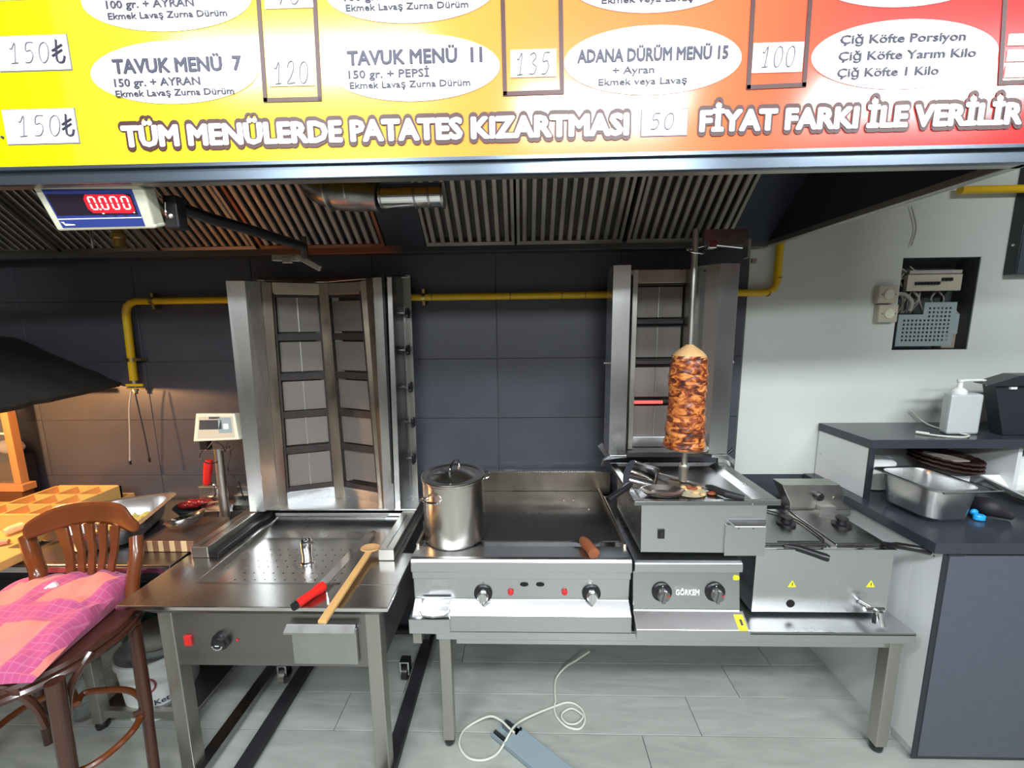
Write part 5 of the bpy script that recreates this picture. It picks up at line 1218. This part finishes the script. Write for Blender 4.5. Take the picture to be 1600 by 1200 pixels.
# table scale with head on a post
ts = thing('bench_scale', 'bench scale head on a steel post with wrapped display', 'scale', (-1.395, 1.72, LZ))
B(-1.50, -1.36, 1.66, 1.78, LZ+.001, LZ+.02).build('base', 'black', ts, bevel=.004)
px_ = -1.398
MB().cyl((px_-.004, 1.72, LZ+.018), (px_+.002, 1.72, 1.110), .0195, .0175, 20).build('post', 'steels', ts, smooth=True)
a = P(302, 690, y=1.70); b = P(373, 687, y=1.70); c = P(366, 646, y=1.74); d_ = P(306, 646, y=1.74)
n_ = Vector((0, .04, -.006))
MB().loft([[a, b, c, d_], [a+n_, b+n_, c+n_, d_+n_]]).build('display_head', 'cream', ts, bevel=.003)
def tl(s, t): return a.lerp(b, s).lerp(d_.lerp(c, s), t)
mb = MB(); f_ = Vector((0, -.0015, 0)); mb.loft([[tl(.09, .10), tl(.92, .10), tl(.93, .88), tl(.09, .88)], [tl(.09, .10)+f_, tl(.92, .10)+f_, tl(.93, .88)+f_, tl(.09, .88)+f_]]); mb.build('wrapped_face', 'beige', ts)
for s0, s1, t0, t1, m_ in ((.12, .66, .42, .76, 'bluegrey'), (.58, .88, .28, .84, 'trunk'), (.70, .82, .42, .62, 'whitep'), (.35, .62, .80, .88, 'ink')):
    g_ = f_*2; mb = MB(); mb.loft([[tl(s0, t0)+f_, tl(s1, t0)+f_, tl(s1, t1)+f_, tl(s0, t1)+f_], [tl(s0, t0)+g_, tl(s1, t0)+g_, tl(s1, t1)+g_, tl(s0, t1)+g_]]); mb.build('display_label', m_, ts)
B(-1.47, -1.33, 1.71, 1.73, 1.104, 1.108).build('bracket', 'steels', ts)
B(-1.468, -1.435, 1.705, 1.735, 1.108, 1.148).build('connector_box', 'black', ts)
for x in (-1.445, -1.35): MB().ball((x, 1.708, 1.108), .005, sub=1).build('bolt', 'chrome', ts)
for q in ([(316, 705), (312, 715), (325, 724), (340, 722)], [(325, 700), (335, 690), (348, 697), (352, 706), (356, 690)], [(358, 697), (360, 712), (356, 735), (372, 750), (378, 770), (384, 782)]):
    MB().tube(cat_pts([P(u, v, y=1.69 if q[0][0] < 350 else 1.76) for u, v in q], 4), .0028, 6).build('wire', 'black', ts, smooth=True)
# crank with red grip
cr = thing('meat_press', 'crank with red grip standing behind the scale post', 'press', (-1.47, 1.80, LZ))
B(-1.60, -1.48, 1.815, 1.85, LZ+.001, .885).build('press_body', 'steels', cr, bevel=.003)
MB().tube(cat_pts([P(320, 776, y=1.80), P(336, 776, y=1.79), P(337, 760, y=1.78), P(330, 756, y=1.78), P(324, 757, y=1.78)], 3), .0065, 8).build('crank_arm', 'chrome', cr, smooth=True)
g0, g1_ = P(323, 757, y=1.78), P(326, 719, y=1.78)
MB().tube([g0, g0.lerp(g1_, .1), g0.lerp(g1_, .5), g0.lerp(g1_, .9), g1_], [.012, .016, .018, .0185, .014], 14).build('grip', 'red', cr, smooth=True, label='upright red plastic grip')

# ================================================================== WOODEN TABLE AND COMPARTMENT TRAY
WT = .80
wtb = thing('wooden_table', 'light wooden table lit by the warm lamp at the left', 'table', (-2.5, 1.3, 0))
B(-3.4, -1.955, 1.0, 1.415, WT-.035, WT).box(-3.4, -2.055, 1.415, 1.94, WT-.035, WT).build('table_top', 'woodl', wtb, bevel=.003)
for x, y in ((-2.10, 1.10), (-2.10, 1.88), (-3.3, 1.1), (-3.3, 1.88)): B(x-.03, x+.03, y-.03, y+.03, 0, WT-.035).build('leg', 'woodd', wtb)
tr = thing('compartment_tray', 'low wooden tray divided into square compartments on the table', 'tray', (-2.3, 1.7, WT))
tx0, tx1, ty0, ty1, tz = -2.375, -2.045, 1.55, 1.87, .872
B(tx0, tx1, ty0, ty1, WT+.001, WT+.006).build('tray_base', 'woodl', tr)
for x0, x1, y0, y1 in ((tx0, tx0+.011, ty0, ty1), (tx1-.011, tx1, ty0, ty1), (tx0, tx1, ty0, ty0+.011), (tx0, tx1, ty1-.011, ty1)): B(x0, x1, y0, y1, WT+.006, tz).build('tray_wall', 'woodl', tr, bevel=.001)
for i in (1, 2): x = tx0+(tx1-tx0)*i/3; B(x-.004, x+.004, ty0+.011, ty1-.011, WT+.006, tz-.002).build('divider', 'woodl', tr)
for i in (1, 2): y = ty0+(ty1-ty0)*i/3; B(tx0+.011, tx1-.011, y-.004, y+.004, WT+.006, tz-.003).build('divider', 'woodl', tr)
pd = thing('wooden_paddle', 'pale wooden paddle lying on the table left of the chair', 'paddle', P(20, 830, z=WT+.02))
q0 = P(6, 832, z=WT+.02); q1 = P(62, 812, z=WT+.02)
MB().tube([q0, q0.lerp(q1, .15), q1], [.012, .018, .017], 12).build('handle', 'strip1', pd, smooth=True)
vi = tag(MB().tube([P(56, 832, z=WT+.015), P(70, 828, z=WT+.015), P(86, 826, z=WT+.015)], [.008, .011, .009], 10).build('violet_tube', mat('violet_plastic', (.12, .06, .35), .4), smooth=True, org=P(70, 828, z=WT)), 'small violet tube lying behind the chair back', 'tube')
tag(MB().tube([P(-10, 850, z=WT+.012), P(14, 846, z=WT+.012)], [.014, .010], 10).build('pinkish_peg', mat('pinkish_wood', (.55, .24, .15), .5), smooth=True, org=P(0, 848, z=WT)), 'pinkish wooden peg at the left end of the table', 'peg')
# glazed display case with thatch roof
stl = thing('wooden_stall', 'wooden stall with orange post and dark thatched roof at far left', 'stall', (-2.4, 1.5, WT))
p_ = P(22, 756, y=1.60)
B(-2.565, -2.528, 1.84, 1.875, .885, 1.37).build('post', 'postwood', stl, bevel=.002)
B(-3.2, -2.505, 1.825, 1.885, .855, .890).build('sill', 'postwood', stl, bevel=.003)
B(-3.2, -2.52, 1.83, 1.88, WT+.002, .855).build('lower_panel', 'woodd', stl)
B(-3.2, -2.54, 1.853, 1.857, .89, 1.36).build('glass_pane', 'clear', stl)
B(-3.2, -2.54, 1.85, 1.856, 1.145, 1.153).build('shelf_edge', 'cream', stl)
# gable roof: eave at x=-1.68..-1.74, rising to the left
mb = MB(); rows_ = []
NX, NY = 22, 16
for j in range(NY+1):
    rr = []
    for i in range(NX+1):
        s = i/NX; t = j/NY
        x = -2.06-(s*1.4); y = 1.0+.962*t; z = 1.372+.245*min(1, s*1.4/.53)
        jag = (.022*noise.noise(Vector((t*19, 3, 1))) if i == 0 else 0)
        rr.append((x+jag+(.30*(1-t)), y+(.018*noise.noise(Vector((s*17, 8, 2))) if j in (0, NY) else 0), z+.006*noise.noise(Vector((x*30, y*9, 0)))))
    rows_.append(rr)
mb.sheet(rows_).build('thatch_roof', 'roof', stl, solid=.02)
B(-3.0, -2.15, 1.86, 1.89, 1.345, 1.365).build('roof_beam', 'woodd', stl)
tag(MB().ball((-2.66, 1.925, 1.06), .055, (1.3, .6, .7), 2).build('white_flowers', 'napkin', smooth=True, org=(-2.66, 1.93, 1.06)), 'pale blurred bundle behind the stall post', 'bundle')
bpy.data.objects['white_flowers'].name = 'pale_bundle'
B(-2.74, -2.58, 1.89, 1.955, WT+.002, 1.02).build('jar_stand', 'blackm')
tag(bpy.data.objects['jar_stand'], 'dark box inside the stall under the pale bundle', 'box')

# ================================================================== CHAIR
ch = thing('bentwood_chair', 'dark bentwood chair with slatted back beside the doner cart', 'chair', (-1.62, 1.16, 0))
sc0 = Vector((-1.63, 1.14, .65)); SR = .262
MB().lathe([(.001, .0), (SR-.02, .0), (SR, .006), (SR+.006, .018), (SR, .030), (SR-.03, .034), (.001, .034)], sc0-Vector((0, 0, .02)), 56).build('seat', 'woodd', ch, smooth=True)
MB().tube([sc0+Vector(((SR+.002)*math.cos(a), (SR+.002)*math.sin(a), -.022)) for a in [2*math.pi*i/56 for i in range(56)]], .014, 8, True).build('seat_ring', 'woodd', ch, smooth=True)
yb, yt = 1.30, 1.36
pR0, pR1 = P(204, 932, y=1.27), P(213, 838, y=yt); pL0, pL1 = P(58, 925, y=1.27), P(42, 838, y=yt)
MB().tube(cat_pts([Vector((-1.290, 1.13, .0)), Vector((-1.355, 1.20, .32)), Vector((-1.40, 1.245, .60))], 6), [.016]*6+[.019]*7, 12).build('back_leg', 'woodd', ch, smooth=True)  # leg darker than its post: shade below the seat put into the colour
MB().tube(cat_pts([Vector((-1.40, 1.245, .60)), P(207, 920, y=1.29), P(213, 870, y=1.33), pR1], 5), [.019]*5+[.021]*11, 12).build('back_post', 'wood', ch, smooth=True)
MB().tube(cat_pts([Vector((-1.93, 1.33, .0)), Vector((-1.90, 1.31, .32)), Vector((-1.84, 1.28, .60))], 6), [.016]*6+[.019]*7, 12).build('back_leg', 'woodd', ch, smooth=True)  # same painted shade below the seat
MB().tube(cat_pts([Vector((-1.84, 1.28, .60)), P(60, 905, y=1.29), P(52, 870, y=1.33), pL1], 5), [.019]*5+[.0235]*11, 12).build('back_post', 'wood', ch, smooth=True)
# crest
top = [(34, 822), (46, 812), (62, 803), (84, 791), (108, 786), (135, 782), (165, 783), (188, 785), (200, 797), (208, 812), (217, 815)]
bot = [(38, 845), (50, 842), (66, 836), (90, 828), (108, 823), (135, 818), (165, 818), (184, 822), (196, 828), (206, 832), (217, 832)]
ys = [1.335, 1.34, 1.35, 1.36, 1.37, 1.375, 1.375, 1.37, 1.36, 1.35, 1.34]
rg = []
for (tu, tv), (bu, bv), Y in zip(top, bot, ys):
    a, b = P(tu, tv, y=Y), P(bu, bv, y=Y-.006)
    rg.append([a+Vector((0, -.008, -.004)), a+Vector((0, 0, 0)), a+Vector((0, .010, -.004)), b+Vector((0, .013, .004)), b, b+Vector((0, -.011, .004))])
MB().loft(rg).build('crest_rail', 'wood', ch, smooth=True, sub=1)
# splat: five tapering slats and a solid foot
tops = [(96, 830), (118, 825), (139, 824), (160, 824), (180, 826)]; bots = [(113, 905), (129, 904), (143, 904), (157, 904), (171, 903)]
for i, ((a, av), (b, bv)) in enumerate(zip(tops, bots)):
    wt0, wt1 = (.024 if i in (0,) else .017), .0125
    A, Bb = P(a, av-6, y=1.358), P(b, bv, y=1.325)
    MB().loft([[A+Vector((-wt0, -.006, 0)), A+Vector((wt0, -.006, 0)), A+Vector((wt0, .006, 0)), A+Vector((-wt0, .006, 0))], [A.lerp(Bb, .5)+Vector((-wt0*.72, .002, 0)), A.lerp(Bb, .5)+Vector((wt0*.72, .002, 0)), A.lerp(Bb, .5)+Vector((wt0*.72, .014, 0)), A.lerp(Bb, .5)+Vector((-wt0*.72, .014, 0))], [Bb+Vector((-wt1, -.006, 0)), Bb+Vector((wt1, -.006, 0)), Bb+Vector((wt1, .006, 0)), Bb+Vector((-wt1, .006, 0))]]).build('slat', 'wood', ch, smooth=True, bevel=.002)
q = [P(106, 899, y=1.325), P(181, 897, y=1.325), P(180, 940, y=1.31), P(112, 945, y=1.31)]
MB().prism(q, (0, .012, 0)).build('splat_foot', 'wood', ch, bevel=.002)
# front legs, hoops
MB().tube([Vector((-1.375, .985, .64)), Vector((-1.372, .975, .35)), Vector((-1.36, .955, .0))], [.022, .020, .016], 12).build('front_leg', 'woodd', ch, smooth=True)
MB().tube([Vector((-1.84, .98, .64)), Vector((-1.86, .97, .35)), Vector((-1.88, .955, .0))], [.022, .020, .016], 12).build('front_leg', 'woodd', ch, smooth=True)
hz = .30; hoop = [P(118, 1102, z=hz), P(130, 1084, z=hz), P(165, 1078, z=hz), P(202, 1079, z=hz), P(222, 1094, z=hz), P(216, 1128, z=hz), P(190, 1160, z=hz), P(150, 1192, z=hz), Vector((-1.40, 1.0, hz)), Vector((-1.50, .97, hz)), Vector((-1.68, .98, hz)), Vector((-1.80, 1.06, hz)), Vector((-1.82, 1.2, hz)), Vector((-1.74, 1.28, hz))]
MB().tube(cat_pts(hoop, 4, True), .011, 8, True).build('hoop_stretcher', 'wood', ch, smooth=True)
MB().tube(cat_pts([P(142, 1018, y=1.08), P(125, 1045, y=1.05), P(108, 1080, y=1.02), P(104, 1120, y=.99)], 4), .0105, 8).build('curved_brace', 'woodd', ch, smooth=True)
MB().tube(cat_pts([P(-20, 1070, y=.94), P(25, 1082, y=.95), P(55, 1105, y=.965), P(72, 1135, y=.975)], 4), .0105, 8).build('curved_brace', 'woodd', ch, smooth=True)
MB().tube(cat_pts([P(208, 1118, y=1.17), P(220, 1112, y=1.185), P(236, 1112, y=1.2)], 3), .009, 8).build('curved_brace', 'woodd', ch, smooth=True)
MB().tube(cat_pts([Vector((-1.47, 1.30, .62)), P(190, 985, y=1.28), P(203, 970, y=1.25), Vector((-1.392, 1.225, .60))], 4), .009, 8).build('curved_brace', 'wood', ch, smooth=True)
# cushion
cz = .675
K = [Vector((-1.905, 1.345, cz+.03)), Vector((-1.475, 1.355, cz+.055)), Vector((-1.385, .945, cz-.0)), Vector((-1.87, .90, cz+.01))]
n = 40; top_, uvs = [], []
for j in range(n+1):
    rr = []
    for i in range(n+1):
        s, t = i/n, j/n
        p = K[0].lerp(K[1], s).lerp(K[3].lerp(K[2], s), t)
        e_ = (max(0, 4*s*(1-s))**.35)*(max(0, 4*t*(1-t))**.35)
        pinch = 1-.05*(1-(2*s-1)**2)*abs(2*t-1)**3
        wv = .011*noise.noise(Vector((s*5, t*5, 3)))+.007*noise.noise(Vector((s*13+2*t, t*7, 5)))+.004*math.sin(26*(s+.5*t)+5*noise.noise(Vector((s*3, t*3, 1))))
        rr.append(p+Vector((0, 0, .062*e_+1.5*wv*min(1, e_*1.6+.1))))
    top_.append(rr)
mb = MB(); mb.sheet(top_)
low = [[Vector((p.x, p.y, cz-.006+(.0 if 0 < i < n and 0 < j < n else (p.z-cz+.006)))) for i, p in enumerate(r)] for j, r in enumerate(top_)]
mb.sheet(low)
bmesh.ops.remove_doubles(mb.bm, verts=mb.bm.verts, dist=1e-5)
uv = mb.bm.loops.layers.uv.new('UVMap')
ux_, uy_ = (K[1]-K[0]), (K[3]-K[0])
for f in mb.bm.faces:
    for l in f.loops:
        d_ = l.vert.co-K[0]; l[uv].uv = (d_.dot(ux_)/ux_.length_squared, d_.dot(uy_)/uy_.length_squared)
cu = tag(mb.build('seat_cushion', 'cushion', smooth=True, org=(-1.65, 1.14, cz)), 'pink and purple checked cushion lying on the bentwood chair', 'cushion')
for f in cu.data.polygons: f.use_smooth = True
MB().tube(cat_pts([P(48, 914, y=1.27), P(56, 922, y=1.24), P(70, 921, y=1.23), P(82, 914, y=1.24), P(87, 923, y=1.235), P(84, 930, y=1.23)], 4), [.007]*12+[.012]*9, 8).build('tie', 'whitep', cu, smooth=True, label='white cloth tie')

# ================================================================== UNDER THE PREP TABLE
bk2 = Vector((-1.625, 1.53, 0))
bu = thing('plastic_bucket', 'white plastic bucket with round red mark behind the cart leg', 'bucket', bk2)
MB().lathe([(.118, .0), (.122, .004), (.140, .255), (.146, .258), (.146, .285), (.140, .287), (.136, .258), (.118, .01), (.001, .01)], bk2, 40).build('body', 'whitep', bu, smooth=True)
c = P(228, 1062, y=1.41)
def on_bucket(a_, z, rr=.0): 
    r_ = .122+.018*z/.255+.0015+rr; return bk2+Vector((r_*math.sin(a_), -r_*math.cos(a_), z))
MB().tube([on_bucket(.40+.22*math.cos(t), .185+.034*math.sin(t), -.002) for t in [2*math.pi*i/28 for i in range(28)]], .0045, 6, True).build('round_mark', mat('dull_red_print', (.35, .07, .08), .5), bu, smooth=True)
me = text_mesh('Ket', .012)
w0 = max(v.co.x for v in me.vertices)
for v in me.vertices: v.co = on_bucket(.50+.035*v.co.x/.6*4.6, .085+v.co.y*.036, .0015)-ORG[bu.name]
o = bpy.data.objects.new('lettering', me); me.materials.clear(); me.materials.append(M['ink']); COL.objects.link(o); o.parent = bu; ORG[o.name] = ORG[bu.name]
tag(MB().ball((-1.615, 1.53, .33), .10, (1, .9, .62), 3).build('grey_bag', mat('grey_beige_bag', (.30, .28, .25), .7, 0, 9, .2, .6, 12), smooth=True, org=(-1.615, 1.53, .33)), 'beige bag stuffed in the top of the white bucket', 'bag')
gb = thing('green_canister', 'dark green canister beside the white bucket under the table', 'canister', (-1.80, 1.60, 0))
MB().lathe([(.075, 0), (.08, .01), (.08, .33), (.06, .37), (.03, .385), (.001, .386)], (-1.82, 1.66, .07), 28).build('body', 'green', gb, smooth=True)
MB().ball((-1.80, 1.585, .37), .018, (1.2, .5, .9), 2).build('cap_mark', 'trunk', gb, smooth=True)
wb = thing('water_bottle', 'clear plastic bottle standing behind the chair hoop', 'bottle', (-1.87, 1.40, 0))
MB().lathe([(.030, 0), (.034, .006), (.034, .06), (.031, .065), (.034, .07), (.034, .15), (.024, .18), (.012, .205), (.012, .225), (.001, .226)], (-1.90, 1.44, .0005), 24).build('body', 'clear', wb, smooth=True)
MB().lathe([(.014, .215), (.014, .235), (.001, .236)], (-1.90, 1.44, 0), 16).build('cap', 'bluegrey', wb, smooth=True)
